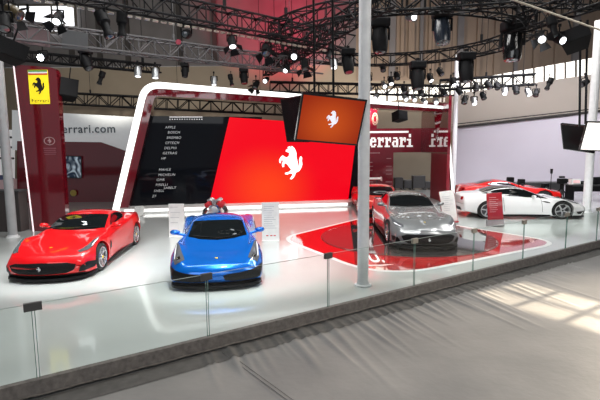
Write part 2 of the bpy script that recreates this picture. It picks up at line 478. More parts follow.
def gt_spec():          # front-engined red coupe
    L = 4.62
    k = dict(
        zt=[(0,.63),(.12,.675),(.4,.72),(.8,.78),(1.3,.86),(1.78,.925),(2.2,1.12),(2.55,1.235),(2.9,1.273),(3.3,1.235),(3.8,1.09),(4.15,1.0),(4.45,.985),(4.62,.93)],
        zf=[(0,.585),(.12,.64),(.4,.715),(.75,.815),(1.05,.85),(1.5,.835),(2.0,.855),(2.6,.90),(3.2,.95),(3.65,1.0),(4.1,.99),(4.45,.955),(4.62,.90)],
        wf=[(0,.70),(.4,.78),(.9,.83),(1.5,.80),(2.2,.81),(3,.83),(3.65,.86),(4.2,.80),(4.62,.70)],
        wm=[(0,.82),(.3,.91),(.95,.968),(1.5,.935),(2.2,.915),(3,.94),(3.7,.97),(4.2,.93),(4.62,.84)],
        zm=[(0,.42),(.9,.56),(2.3,.48),(3.7,.60),(4.62,.6)],
        ws=[(0,.84),(.3,.91),(.95,.945),(2.2,.89),(3.6,.94),(4.62,.80)],
        zb=[(0,.13),(1,.13),(3.6,.14),(4.62,.28)],
        wg=[(0,.60),(1.2,.62),(1.75,.735),(2.2,.74),(3,.735),(3.6,.66),(4.2,.62),(4.62,.60)],
        zg=[(0,.605),(.4,.715),(.8,.785),(1.3,.845),(1.78,.90),(2.2,.93),(3.0,.97),(3.6,1.0),(4.2,.99),(4.62,.91)],
        wr=[(0,.4),(1.3,.42),(1.78,.62),(2.3,.60),(2.55,.555),(3.0,.53),(3.5,.50),(4.0,.45),(4.62,.42)],
        zr=[(0,.62),(.4,.717),(.8,.785),(1.3,.858),(1.78,.92),(2.2,1.085),(2.55,1.185),(2.9,1.215),(3.3,1.175),(3.8,1.05),(4.15,1.0),(4.62,.92)])
    pt = [
        ('windshield', [(-.685,1.84),(-.36,1.73),(0,1.69),(.36,1.73),(.685,1.84),(.575,2.52),(.30,2.47),(0,2.45),(-.30,2.47),(-.575,2.52)], 'top', M_CARGLASS, .005, False, False),
        ('side_window', [(2.12,.945),(3.30,1.0),(3.50,1.04),(3.28,1.125),(2.9,1.18),(2.62,1.17),(2.40,1.085)], 'right', M_CARGLASS, .005, False, True),
        ('rear_window', [(-.46,3.15),(.46,3.15),(.40,3.85),(-.40,3.85)], 'top', M_CARGLASS, .005, False, False),
        ('headlight', [(.615,.30),(.70,.27),(.79,.42),(.835,.62),(.865,.90),(.845,1.06),(.81,.98),(.765,.72),(.69,.46)], 'top', M_LAMP, .006, False, True),
        ('running_light', [(.815,.60),(.825,.62),(.853,.86),(.848,.96),(.84,.88)], 'top', M_LED, .009, False, True),
        ('grille', [(-.64,.30),(-.50,.235),(0,.22),(.50,.235),(.64,.30),(.68,.42),(.52,.475),(0,.495),(-.52,.475),(-.68,.42)], 'front', M_MESH, .012, False, False),
        ('air_intake', [(.70,.22),(.90,.24),(.93,.37),(.83,.42),(.74,.34)], 'front', M_BLACK, .008, False, True),
        ('lower_intake', [(-.86,.135),(.86,.135),(.80,.20),(-.80,.20)], 'front', M_BLACK, .010, False, False),
        ('door_vent', [(1.42,.42),(1.50,.62),(1.60,.66),(1.56,.46)], 'right', M_BLACK, .004, False, True),
        ('tail_lamp', [(.60,.74),(.72,.74),(.72,.86),(.60,.86)], 'rear', M_TAIL, .006, True, True),
    ]
    return dict(L=L, W=1.942, k=k, fa=.95, ra=.95, R=.35, patches=pt, paint=P_RED, spokes=5, style='double', mirror=(.80, 2.08, .955),
                badge=(.36, .12, .03), nosebadge=(.45,), wiper=[((-.5,1.84),(.05,1.80)),((.0,1.79),(.5,1.86))], cf=.42, lip=.05)

def mid_spec():         # mid-engined blue berlinetta
    L = 4.57
    k = dict(
        zt=[(0,.53),(.12,.57),(.4,.615),(.7,.665),(1.0,.735),(1.3,.81),(1.7,1.0),(2.1,1.155),(2.45,1.213),(2.8,1.19),(3.3,1.08),(3.8,.98),(4.2,.94),(4.57,.86)],
        zf=[(0,.50),(.12,.56),(.4,.64),(.65,.735),(.95,.81),(1.25,.825),(1.8,.82),(2.4,.86),(3.0,.95),(3.5,.985),(4.0,.95),(4.3,.92),(4.57,.85)],
        wf=[(0,.66),(.3,.74),(.6,.79),(1.0,.815),(1.6,.79),(2.3,.80),(3,.85),(3.6,.87),(4.2,.80),(4.57,.72)],
        wm=[(0,.88),(.3,.955),(1.0,.976),(1.6,.935),(2.2,.92),(3,.955),(3.6,.976),(4.2,.94),(4.57,.86)],
        zm=[(0,.36),(.9,.54),(2.2,.45),(3.6,.60),(4.57,.6)],
        ws=[(0,.90),(.3,.955),(1.0,.955),(2.2,.89),(3.5,.95),(4.57,.80)],
        zb=[(0,.12),(1,.12),(3.6,.13),(4.57,.28)],
        wg=[(0,.56),(.5,.58),(1.0,.66),(1.3,.735),(1.7,.75),(2.4,.745),(3.0,.70),(3.6,.66),(4.57,.60)],
        zg=[(0,.515),(.4,.622),(.7,.685),(1.0,.755),(1.3,.82),(1.7,.855),(2.4,.90),(3.0,.955),(3.6,.97),(4.57,.855)],
        wr=[(0,.36),(.8,.40),(1.2,.58),(1.5,.64),(2.0,.59),(2.3,.56),(2.8,.50),(3.3,.44),(4.0,.40),(4.57,.40)],
        zr=[(0,.525),(.4,.612),(.7,.662),(1.0,.735),(1.3,.81),(1.7,.965),(2.1,1.105),(2.45,1.155),(2.8,1.13),(3.3,1.04),(3.8,.97),(4.2,.935),(4.57,.855)])
    pt = [
        ('windshield', [(-.655,1.42),(-.35,1.28),(0,1.23),(.35,1.28),(.655,1.42),(.565,2.06),(.30,2.02),(0,2.0),(-.30,2.02),(-.565,2.06)], 'top', M_CARGLASS, .005, False, False),
        ('side_window', [(1.72,.88),(2.75,.945),(2.9,.985),(2.65,1.07),(2.35,1.115),(2.12,1.07),(1.9,.98)], 'right', M_CARGLASS, .005, False, True),
        ('rear_window', [(-.42,2.75),(.42,2.75),(.34,3.5),(-.34,3.5)], 'top', M_CARGLASS, .005, False, False),
        ('headlight', [(.72,.22),(.83,.26),(.88,.45),(.885,.75),(.855,1.05),(.79,.85),(.73,.62),(.67,.42),(.64,.29)], 'top', M_LAMP, .006, False, True),
        ('running_light', [(.845,.42),(.862,.48),(.872,.74),(.85,.95),(.842,.74)], 'top', M_LED, .009, False, True),
        ('headlight_reflector', [(.72,.32),(.79,.33),(.81,.42),(.75,.45)], 'top', M_CHROME, .009, False, True),
        ('air_intake', [(.16,.235),(.30,.205),(.84,.215),(.91,.29),(.935,.45),(.88,.435),(.60,.385),(.22,.355),(.13,.33)], 'front', M_BLACK, .012, False, True),
        ('centre_grille', [(-.86,.13),(.86,.13),(.82,.185),(-.82,.185)], 'front', M_BLACK, .010, False, False),
        ('hood_crease', [(.30,.60),(.34,.60),(.44,1.15),(.41,1.15)], 'top', M_BLACK, .001, False, False) if False else
        ('door_intake', [(2.95,.52),(3.2,.56),(3.28,.86),(3.1,.88)], 'right', M_BLACK, .005, False, True),
        ('tail_lamp', [(.60,.70),(.72,.70),(.72,.82),(.60,.82)], 'rear', M_TAIL, .006, True, True),
    ]
    return dict(L=L, W=1.952, k=k, fa=1.10, ra=.82, R=.345, patches=pt, paint=P_BLUE, spokes=5, style='double', mirror=(.87, 1.62, .90),
                nosebadge=(.28,), wiper=[((-.55,1.42),(.05,1.30)),((-.05,1.28),(.50,1.40))], cf=.26, lip=.06, lipz=.2, bulge=.12)

def brake_spec():       # silver-grey shooting brake
    L = 4.92
    k = dict(
        zt=[(0,.64),(.12,.69),(.4,.75),(.8,.83),(1.3,.91),(1.8,.975),(2.05,1.01),(2.45,1.20),(2.8,1.32),(3.2,1.38),(3.6,1.375),(4.1,1.31),(4.5,1.22),(4.75,1.08),(4.92,.98)],
        zf=[(0,.60),(.12,.66),(.4,.745),(.75,.85),(1.05,.885),(1.5,.88),(2.1,.91),(2.8,.95),(3.4,.99),(3.9,1.04),(4.4,1.03),(4.75,1.0),(4.92,.95)],
        wf=[(0,.70),(.4,.79),(.9,.84),(1.5,.81),(2.2,.82),(3,.83),(3.9,.87),(4.5,.82),(4.92,.72)],
        wm=[(0,.83),(.3,.92),(.95,.985),(1.5,.95),(2.3,.93),(3,.945),(3.95,.99),(4.5,.95),(4.92,.86)],
        zm=[(0,.44),(.9,.58),(2.3,.50),(3.9,.62),(4.92,.65)],
        ws=[(0,.85),(.3,.92),(.95,.955),(2.2,.90),(3.9,.95),(4.92,.82)],
        zb=[(0,.14),(1,.14),(3.9,.15),(4.92,.30)],
        wg=[(0,.60),(1.2,.64),(2.0,.75),(2.4,.755),(3.2,.75),(4.0,.70),(4.92,.62)],
        zg=[(0,.58),(.4,.75),(.8,.835),(1.3,.895),(2.0,.955),(2.4,.98),(3.2,1.02),(4.0,1.06),(4.92,.96)],
        wr=[(0,.4),(1.3,.44),(2.0,.64),(2.5,.61),(2.8,.575),(3.3,.55),(4.0,.53),(4.6,.50),(4.92,.5)],
        zr=[(0,.59),(.4,.75),(.8,.835),(1.3,.908),(2.05,1.0),(2.45,1.16),(2.8,1.265),(3.2,1.32),(3.6,1.31),(4.1,1.25),(4.5,1.17),(4.92,.97)])
    pt = [
        ('windshield', [(-.67,2.12),(-.35,2.04),(0,2.01),(.35,2.04),(.67,2.12),(.575,2.84),(.30,2.78),(0,2.76),(-.30,2.78),(-.575,2.84)], 'top', M_CARGLASS, .005, False, False),
        ('side_window', [(2.48,1.015),(3.6,1.06),(4.35,1.12),(4.2,1.19),(3.7,1.26),(3.2,1.285),(2.9,1.245),(2.66,1.13)], 'right', M_CARGLASS, .005, False, True),
        ('headlight', [(.60,.26),(.70,.26),(.80,.42),(.85,.66),(.855,.86),(.80,.72),(.70,.50),(.60,.36)], 'top', M_LAMP, .006, False, True),
        ('running_light', [(.66,.29),(.71,.30),(.79,.44),(.825,.58),(.80,.53),(.72,.36)], 'top', M_LED, .009, False, True),
        ('grille', [(-.64,.30),(-.52,.225),(0,.21),(.52,.225),(.64,.30),(.70,.43),(.56,.49),(0,.50),(-.56,.49),(-.70,.43)], 'front', M_MESH, .012, False, False),
        ('air_intake', [(.71,.22),(.88,.25),(.90,.37),(.80,.40),(.74,.33)], 'front', M_BLACK, .005, False, True),
        ('lower_intake', [(-.70,.15),(.70,.15),(.66,.19),(-.66,.19)], 'front', M_BLACK, .005, False, False),
        ('fender_vent', [(1.42,.52),(1.62,.54),(1.66,.72),(1.46,.72)], 'right', M_BLACK, .004, False, True),
        ('tail_lamp', [(.60,.80),(.72,.80),(.72,.92),(.60,.92)], 'rear', M_TAIL, .006, True, True),
    ]
    return dict(L=L, W=1.98, k=k, fa=.95, ra=.98, R=.36, patches=pt, paint=P_GREY, spokes=5, style='double', mirror=(.83, 2.32, 1.02),
                badge=(.345, .11, .02), nosebadge=(.45,), wiper=[((-.52,2.10),(.05,2.06)),((.0,2.05),(.52,2.12))], cf=.42, lip=.05)

def roadster_spec():    # white convertible coupe, black hard top
    L = 4.57
    k = dict(
        zt=[(0,.56),(.15,.64),(.4,.71),(.8,.79),(1.25,.85),(1.52,.89),(1.95,1.09),(2.35,1.25),(2.75,1.305),(3.1,1.285),(3.5,1.18),(3.8,1.07),(4.1,1.03),(4.4,1.0),(4.57,.93)],
        zf=[(0,.52),(.15,.61),(.4,.705),(.75,.81),(1.05,.845),(1.5,.835),(2.0,.86),(2.6,.90),(3.2,.955),(3.6,.995),(4.1,.985),(4.4,.95),(4.57,.90)],
        wf=[(0,.68),(.4,.77),(.9,.82),(1.5,.79),(2.2,.80),(3,.82),(3.6,.85),(4.2,.79),(4.57,.70)],
        wm=[(0,.81),(.3,.90),(.95,.955),(1.5,.925),(2.2,.905),(3,.925),(3.6,.955),(4.2,.915),(4.57,.83)],
        zm=[(0,.43),(.9,.56),(2.3,.49),(3.6,.62),(4.57,.62)],
        ws=[(0,.83),(.3,.90),(.95,.925),(2.2,.875),(3.6,.92),(4.57,.79)],
        zb=[(0,.14),(1,.14),(3.6,.15),(4.57,.30)],
        wg=[(0,.58),(1.2,.62),(1.7,.725),(2.2,.73),(3,.725),(3.6,.67),(4.57,.60)],
        zg=[(0,.54),(.4,.71),(.8,.795),(1.3,.845),(1.72,.885),(2.2,.925),(3.0,.97),(3.6,1.0),(4.57,.91)],
        wr=[(0,.4),(1.2,.44),(1.52,.62),(2.0,.60),(2.4,.56),(2.9,.54),(3.4,.52),(3.8,.5),(4.57,.42)],
        zr=[(0,.55),(.4,.71),(.8,.795),(1.25,.845),(1.52,.88),(1.95,1.055),(2.35,1.20),(2.75,1.25),(3.1,1.225),(3.5,1.12),(3.8,1.04),(4.1,1.02),(4.57,.92)])
    pt = [
        ('windshield', [(-.66,1.58),(-.35,1.52),(0,1.49),(.35,1.52),(.66,1.58),(.585,2.33),(.30,2.28),(0,2.26),(-.30,2.28),(-.585,2.33)], 'top', M_CARGLASS, .005, False, False),
        ('roof_panel', [(-.535,2.42),(0,2.37),(.535,2.42),(.53,2.9),(.50,3.5),(.46,3.75),(-.46,3.75),(-.50,3.5),(-.53,2.9)], 'top', M_GLOSSBLACK, .006, False, False),
        ('roof_side', [(1.44,.83),(1.92,1.04),(2.36,1.21),(2.75,1.24),(3.1,1.215),(3.5,1.11),(3.8,1.03),(3.7,1.02),(3.4,1.03),(2.9,.935),(2.3,.89),(1.8,.86)], 'right', M_GLOSSBLACK, .005, False, True),
        ('side_window', [(1.80,.89),(2.9,.955),(3.35,1.01),(3.2,1.10),(2.9,1.175),(2.62,1.175),(2.30,1.09),(2.0,.985)], 'right', M_CARGLASS, .008, False, True),
        ('headlight', [(.62,.28),(.70,.26),(.79,.42),(.835,.62),(.855,.92),(.83,1.02),(.79,.86),(.73,.56)], 'top', M_LAMP, .006, False, True),
        ('grille', [(-.60,.30),(-.45,.235),(0,.22),(.45,.235),(.60,.30),(.58,.40),(.45,.445),(0,.46),(-.45,.445),(-.58,.40)], 'front', M_MESH, .004, False, False),
        ('air_intake', [(.68,.20),(.86,.22),(.88,.31),(.78,.345),(.71,.29)], 'front', M_BLACK, .005, False, True),
        ('fender_vent', [(1.40,.66),(1.58,.69),(1.72,.74),(1.55,.735),(1.42,.70)], 'right', M_BLACK, .005, False, True),
        ('door_line', [(1.66,.30),(1.672,.30),(1.72,.86),(1.708,.86)], 'right', M_BLACK, .002, False, True),
        ('door_seam', [(3.02,.32),(3.032,.32),(3.10,.90),(3.088,.90)], 'right', M_BLACK, .002, False, True),
        ('tail_lamp', [(.55,.78),(.68,.78),(.68,.90),(.55,.90)], 'rear', M_TAIL, .006, True, True),
        ('rear_diffuser', [(-.6,.32),(.6,.32),(.55,.46),(-.55,.46)], 'rear', M_BLACK, .006, False, False),
    ]
    return dict(L=L, W=1.91, k=k, fa=.95, ra=.95, R=.345, patches=pt, paint=P_WHITE, spokes=5, style='double', rim=M_RIMDARK, mirror=(.78, 1.98, .90),
                badge=(.335, .10, .02), cf=.40, lip=.03)
# ------------------------------------------------------------------ render look, world
sc = bpy.context.scene
sc.view_settings.view_transform = 'Standard'; sc.view_settings.look = 'None'; sc.view_settings.exposure = 0.0
w = bpy.data.worlds.new('hall air'); sc.world = w; w.use_nodes = True
w.node_tree.nodes['Background'].inputs[0].default_value = (0.80, 0.84, 0.90, 1)
w.node_tree.nodes['Background'].inputs[1].default_value = 0.36

def struct(o): return tag(o, kind='structure')
def quad_struct(name, pts, m):
    return struct(pydata(name, pts, [tuple(range(len(pts)))], m))
def rounded(poly, rs, n=10):
    out = []; L = len(poly)
    for i in range(L):
        p = Vector(poly[i]); a = (Vector(poly[i-1])-p); b = (Vector(poly[(i+1) % L])-p)
        r = rs[i] if isinstance(rs, (list, tuple)) else rs
        if r <= 0: out.append(tuple(p)); continue
        an = a.normalized(); bn = b.normalized()
        for k in range(n+1):
            t = k/n
            out.append(tuple((p+an*r)*(1-t)**2+p*2*t*(1-t)+(p+bn*r)*t*t))
    return out
def inset(poly, d):
    """shrink a convex outline (counter-clockwise)"""
    P = [Vector(p) for p in poly]; L = len(P); out = []
    for i in range(L):
        e0 = (P[i]-P[i-1]); e1 = (P[(i+1) % L]-P[i])
        if e0.length < 1e-6 or e1.length < 1e-6: continue
        n0 = Vector((-e0.y, e0.x)).normalized(); n1 = Vector((-e1.y, e1.x)).normalized()
        n = (n0+n1).normalized()
        out.append(tuple(P[i]+n*(d/max(0.3, n.dot(n0)))))
    return out

M_STAGE = mat('white gloss stage', (0.58, 0.62, 0.605), 0.10, scale=1.5, var=0.02, coat=0.3)
M_WHITE = mat('white paint', (0.82, 0.82, 0.80), 0.45)
M_WHITEGLOW = mat('backlit white acrylic', (0.95, 0.95, 0.93), 0.3, emit=1.25, ecol=(1.0, 0.99, 0.96))
M_REDGLOSS = mat('dark red lacquer', (0.16, 0.004, 0.011), 0.06, coat=1.0, var=0.05, scale=1)
M_REDWALL = mat('dark red lacquered wall', (0.20, 0.006, 0.018), 0.10, coat=0.6, var=0.04, scale=1)
M_REDFLOOR = mat('red gloss floor', (0.60, 0.010, 0.012), 0.06, coat=1.0, var=0.03, scale=1)
M_TURN = mat('dark turntable gloss', (0.045, 0.040, 0.040), 0.05, coat=1.0, var=0.05, scale=1)
M_COLUMN = mat('grey column paint', (0.80, 0.81, 0.82), 0.4)
M_BEIGE = mat('beige hall wall', (0.36, 0.30, 0.225), 0.8, scale=0.6, var=0.06)
M_UPPER = mat('grey upper wall', (0.18, 0.17, 0.17), 0.9, scale=0.7, var=0.15)
M_BROWN = mat('brown upper panels', (0.27, 0.205, 0.155), 0.85, scale=0.7, var=0.12)
M_DARKCEIL = mat('dark ceiling', (0.06, 0.055, 0.052), 0.9)
M_CLOTH = mat('dark grey cloth skirt', (0.16, 0.145, 0.135), 0.9, scale=14, var=0.25, bump=0.3)
M_DARKGLASS = mat('black mirror glass', (0.006, 0.007, 0.010), 0.03, spec=0.16)
M_BLKMET = mat('black steel', (0.006, 0.006, 0.007), 0.6, spec=0.15)
M_DKGREY = mat('dark grey metal', (0.05, 0.05, 0.052), 0.4)

# hall floor: grey fabric with ripples that run away from the stage edge
def carpet():
    m = bpy.data.materials.new('grey floor fabric'); m.use_nodes = True
    nt = m.node_tree; b = nt.nodes['Principled BSDF']
    tc = nt.nodes.new('ShaderNodeTexCoord')
    nz = nt.nodes.new('ShaderNodeTexNoise'); nz.inputs['Scale'].default_value = 0.9; nz.inputs['Detail'].default_value = 6
    nt.links.new(tc.outputs['Object'], nz.inputs['Vector'])
    rp = nt.nodes.new('ShaderNodeValToRGB')
    rp.color_ramp.elements[0].color = (0.175, 0.172, 0.170, 1); rp.color_ramp.elements[1].color = (0.245, 0.238, 0.230, 1)
    rp.color_ramp.elements[0].position = 0.3; rp.color_ramp.elements[1].position = 0.75
    nt.links.new(nz.outputs['Fac'], rp.inputs['Fac']); nt.links.new(rp.outputs['Color'], b.inputs['Base Color'])
    b.inputs['Roughness'].default_value = 0.55; b.inputs['Specular IOR Level'].default_value = 0.35
    fz = nt.nodes.new('ShaderNodeTexNoise'); fz.inputs['Scale'].default_value = 9; fz.inputs['Detail'].default_value = 5
    nt.links.new(tc.outputs['Object'], fz.inputs['Vector'])
    bp = nt.nodes.new('ShaderNodeBump'); bp.inputs['Strength'].default_value = 0.25; bp.inputs['Distance'].default_value = 0.02
    nt.links.new(fz.outputs['Fac'], bp.inputs['Height']); nt.links.new(bp.outputs['Normal'], b.inputs['Normal'])
    return m
EA = Vector((-3.29, 5.52)); EB = Vector((8.7, 13.33)); ED = (EB-EA).normalized(); EN = Vector((ED.y, -ED.x))   # EN points to the hall side
def edge(t): return EA+ED*t
FZ = -0.22
def hall_floor():
    # fine strip with wrinkles beside the stage, wide plane beyond
    nu, nv = 1100, 72
    rng = random.Random(3)
    rip = []
    for k in range(74):
        u0 = 2.2+k*0.135+rng.uniform(-.06, .06); rip.append((u0, rng.uniform(0.028, 0.055), rng.uniform(0.014, 0.042), rng.uniform(0.9, 2.6)*(1 if 4 < u0 < 10 else .6), rng.uniform(-0.32, -0.15)))
    vs = []; fs = []
    U = np.linspace(-5, 19, nu); V = np.linspace(0, 6.5, nv)
    UU, VV = np.meshgrid(U, V)
    ZZ = np.full_like(UU, FZ)
    for (u0, wd, h, ln, sk) in rip:
        d = (UU-(u0+sk*VV))/wd
        ZZ += np.where((np.abs(d) < 3.5) & (VV < ln), h*np.exp(-d*d)*np.minimum(1, .35+VV/0.5)*np.maximum(0, 1-VV/ln)**0.6, 0)
    ZZ += 0.004*np.sin(2.3*UU+1.1*VV)*np.sin(1.7*VV-0.4*UU)
    for jj in range(nv):
        for ii in range(nu):
            p = EA+ED*U[ii]+EN*V[jj]
            vs.append((p.x, p.y, ZZ[jj, ii]))
    # stage shade painted as a dark strip over the first half metre of folds
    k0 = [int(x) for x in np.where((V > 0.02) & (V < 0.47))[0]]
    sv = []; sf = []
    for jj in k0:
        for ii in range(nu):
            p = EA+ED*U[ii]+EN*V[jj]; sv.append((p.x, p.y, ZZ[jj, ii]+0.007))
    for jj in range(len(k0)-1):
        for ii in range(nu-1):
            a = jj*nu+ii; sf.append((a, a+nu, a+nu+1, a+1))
    struct(pydata('floor_shade', sv, sf, mat('painted stage shade strip', (0.085, 0.08, 0.077), 0.85, scale=8, var=0.2), smooth=True))
    for j in range(nv-1):
        for i in range(nu-1):
            a = j*nu+i; fs.append((a, a+nu, a+nu+1, a+1))
    o = pydata('floor', vs, fs, carpet(), smooth=True)
    struct(o)
    big = [(-40, -20, FZ-0.03), (60, -20, FZ-0.03), (60, 60, FZ-0.03), (-40, 60, FZ-0.03)]
    o2 = pydata('floor', big, [(0, 1, 2, 3)], o.data.materials[0]); struct(o2)
hall_floor()

# stage platform
sA = edge(-5); sB = edge(19)
poly = [tuple(sA), tuple(sB), (22, 40), (-22, 40), (-22, sA.y)]
bm = bmesh.new(); prism(bm, poly, 0.2, Matrix.Translation((0, 0, -0.2)))
struct(obj('stage_floor', bm, M_STAGE))
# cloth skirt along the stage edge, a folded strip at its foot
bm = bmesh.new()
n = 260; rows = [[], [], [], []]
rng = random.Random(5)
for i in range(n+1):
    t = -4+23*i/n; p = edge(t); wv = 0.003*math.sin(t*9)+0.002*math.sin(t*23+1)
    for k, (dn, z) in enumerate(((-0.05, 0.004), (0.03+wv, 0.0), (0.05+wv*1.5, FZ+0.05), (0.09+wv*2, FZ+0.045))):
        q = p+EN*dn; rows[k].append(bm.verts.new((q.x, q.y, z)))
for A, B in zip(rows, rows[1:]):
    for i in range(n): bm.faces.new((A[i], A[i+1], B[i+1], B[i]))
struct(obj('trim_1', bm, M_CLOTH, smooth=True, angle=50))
# sewn seam in the floor fabric, bottom centre
for (a, b) in (((222, 352), (290, 402)), ((227, 352), (296, 402))):
    A = G(*a, FZ+.016); B = G(*b, FZ+.016); bm = bmesh.new(); bar(bm, A, B, .004, n=5)
    struct(obj('trim_5', bm, M_SEAM if 'M_SEAM' in globals() else mat('grey seam thread', (.13, .13, .13), .9)))
# walls, ceiling
def rect_wall(name, x0, x1, y, z0, z1, m): return quad_struct(name, [(x0, y, z0), (x1, y, z0), (x1, y, z1), (x0, y, z1)], m)
rect_wall('wall_back', -30, 30, 32, -0.2, 8.05, M_BEIGE)
rect_wall('wall_back', -30, 3.8, 31.9, 8.05, 14, M_UPPER)
rect_wall('wall_back', 3.8, 30, 31.9, 7.0, 14, M_BROWN)
quad_struct('ceiling', [(-40, -20, 13.6), (40, -20, 13.6), (40, 40, 13.6), (-40, 40, 13.6)], M_DARKCEIL)
quad_struct('wall_left', [(-26, 4, -.2), (-26, 36, -.2), (-26, 36, 12.5), (-26, 4, 12.5)], mat('pale far left wall', (0.5, 0.49, 0.47), 0.8))
quad_struct('wall_right', [(30, -2, -.2), (30, 36, -.2), (30, 36, 12.5), (30, -2, 12.5)], mat('grey right wall', (0.35, 0.32, 0.3), 0.8))
# vertical ribs between the brown upper panels
for k, px in enumerate((392, 402, 411, 421, 431, 441, 460, 478, 497, 516, 536, 556, 575)):
    p = at(px, 60, 31.7)
    bm = bmesh.new(); box(bm, (p.x, 31.75, 10.3), (0.22 if k % 2 else 0.4, 0.2, 6.2))
    struct(obj('trim_3', bm, M_BROWN if k % 3 else M_UPPER))
for px in (72, 100, 128, 180, 215):
    p = at(px, 60, 31.7); bm = bmesh.new(); box(bm, (p.x, 31.75, 10.6), (0.3, 0.2, 5.0)); struct(obj('trim_3', bm, M_DARKCEIL))

# bright clerestory windows, upper left
M_SKY = mat('daylight window', (0.95, 0.97, 1.0), 0.3, emit=1.5, ecol=(0.95, 0.97, 1.0))
M_FRAMEW = mat('window frame grey', (0.16, 0.14, 0.12), 0.6)
def window(n, px0, py0, px1, py1, Y, bars=1):
    a = at(px0, py1, Y); b = at(px1, py0, Y)
    wdt = b.x-a.x; h = b.z-a.z; cx = (a.x+b.x)/2; cz = (a.z+b.z)/2
    root = bpy.data.objects.new('window_%d' % n, None); C.objects.link(root); root.location = (cx, Y, cz); struct(root)
    bm = bmesh.new(); box(bm, (0, 0, 0), (wdt, 0.04, h)); obj('pane', bm, M_SKY, root)
    bm = bmesh.new(); t = 0.14
    for sx in (-1, 1): box(bm, (sx*wdt/2, -.05, 0), (t, .12, h+t))
    for sz in (-1, 1): box(bm, (0, -.05, sz*h/2), (wdt, .12, t))
    for k in range(bars): box(bm, (-wdt/2+wdt*(k+1)/(bars+1), -.05, 0), (0.09, .1, h))
    obj('window_frame', bm, M_FRAMEW, root)
window(1, 12, 5, 28, 22, 31.6, 0)
window(2, 30, 5, 75, 28, 31.6, 1)
window(3, 33, 25, 64, 33, 31.6, 2)

# right side: pale lilac backdrop, beige bulkhead and bright clerestory above it
def px_wall(name, pts, m): return quad_struct(name, [at(*p) for p in pts], m)
M_LILAC = mat('pale lilac backdrop', (0.66, 0.62, 0.70), 0.6, scale=0.3, var=0.05)
px_wall('wall_right', [(455, 189.5, 29), (660, 198, 24.5), (660, 105, 24.5), (455, 128, 29)], M_LILAC)
px_wall('wall_right', [(448, 132, 29.6), (670, 108, 25), (670, 63, 25), (448, 95, 29.6)], mat('beige bulkhead', (0.52, 0.46, 0.40), 0.75, var=0.04, scale=0.5))
def strip(name, a, b, r, m, off=0):
    bm = bmesh.new(); bar(bm, at(*a), at(*b), r, n=6); return struct(obj(name, bm, m))
strip('trim_4', (452, 127.5, 28.9), (650, 105.4, 24.6), 0.07, M_DARKCEIL)
strip('trim_4', (452, 124.5, 28.9), (650, 102.7, 24.6), 0.03, M_DARKCEIL)
root = bpy.data.objects.new('window_4', None); C.objects.link(root); struct(root)
M_SKYW = mat('warm daylight window', (1.0, 0.95, 0.86), 0.3, emit=1.35, ecol=(1.0, 0.96, 0.88))
wp = [(362, 103, 31.2), (450, 96, 29.8), (660, 66.6, 25.2), (660, 46, 25.2), (450, 83, 29.8), (362, 92, 31.2)]
pydata('pane', [at(*p) for p in wp], [(0, 1, 4, 5), (1, 2, 3, 4)], M_SKYW, root)
bm = bmesh.new()
for k in range(26):
    px = 366+k*10.5
    t = (px-450)/200 if px > 450 else 0; Y = 29.7-4.4*t if px > 450 else 31.1-(px-362)/88*1.4
    lo = 103-7*(px-362)/88 if px < 450 else 96-28*t; hi = 92-9*(px-362)/88 if px < 450 else 83-35*t
    bar(bm, at(px, lo, Y-.08), at(px, hi, Y-.08), 0.07, n=4)
obj('mullion', bm, M_FRAMEW, root)

# ------------------------------------------------------------------ columns
def column(a, r, top, label, flange=True, m=None):
    t = thing('steel_column', label, 'column', (a[0], a[1], 0))
    bm = bmesh.new(); lathe(bm, [(r, 0.0), (r, top)], 32); obj('shaft', bm, m or M_COLUMN, t, smooth=True, angle=40)
    if flange:
        bm = bmesh.new(); lathe(bm, [(r*1.5, 0), (r*1.5, 0.025), (r*1.1, 0.04), (r*1.05, 0.09)], 32); obj('base_plate', bm, M_COLUMN, t, smooth=True, angle=40)
    return t
column((1.27, 9.25), 0.115, 9.0, 'round pale grey column in the foreground, standing before the silver car')
column((-9.15, 14.6), 0.135, 6.0, 'round grey column at the far left, beside the red totem', m=mat('mid grey column paint', (.42, .43, .44), .45))
column((11.65, 18.75), 0.155, 7.5, 'round white column at the far right, by the white car nose')
column((8.45, 25.6), 0.13, 7.5, 'thin pale column behind the right end of the white arch')

# ------------------------------------------------------------------ red floor graphic and turntable
A_, B_, C_, D_ = (-0.68, 14.1), (1.75, 9.65), (7.62, 13.1), (3.3, 19.0)
outer = rounded([A_, B_, C_, D_], [0.9, 1.7, 1.1, 1.2], 14)
inner = inset(outer, 0.13)
t = thing('floor_graphic', 'glossy red floor area with rounded corners and white outline under the silver car', 'floor graphic', (0, 0, 0))
bm = bmesh.new(); prism(bm, outer, 0.004, Matrix.Translation((0, 0, 0.0))); obj('white_border', bm, mat('white vinyl border', (0.85, 0.85, 0.84), 0.2, emit=0.12), t)
bm = bmesh.new(); prism(bm, inner, 0.004, Matrix.Translation((0, 0, 0.003))); obj('red_panel', bm, M_REDFLOOR, t)
M_PRINT = mat('white print', (0.85, 0.85, 0.85), 0.4, emit=0.25)
M_PINKREFL = mat('pale pink reflection tint', (0.55, 0.35, 0.36), 0.4)
u0 = G(370.5, 262.5); u1 = G(370.5, 253.0)
text_mesh('lettering', 'U.', 0.40, M_PRINT, Matrix.Translation((u0.x, u0.y, 0.0125)) @ Matrix.Diagonal((1, (u1.y-u0.y)/0.285, 1, 1)), t, depth=0.004, bold=0.008)
u2 = G(372, 265.5)
bm = bmesh.new(); prism(bm, [(-.15, -.10), (.25, -.05), (.52, .06), (.25, .03), (-.15, .0)], 0.004, Matrix.Translation((u2.x, u2.y, 0.009)))
obj('underline_swoosh', bm, M_PRINT, t)
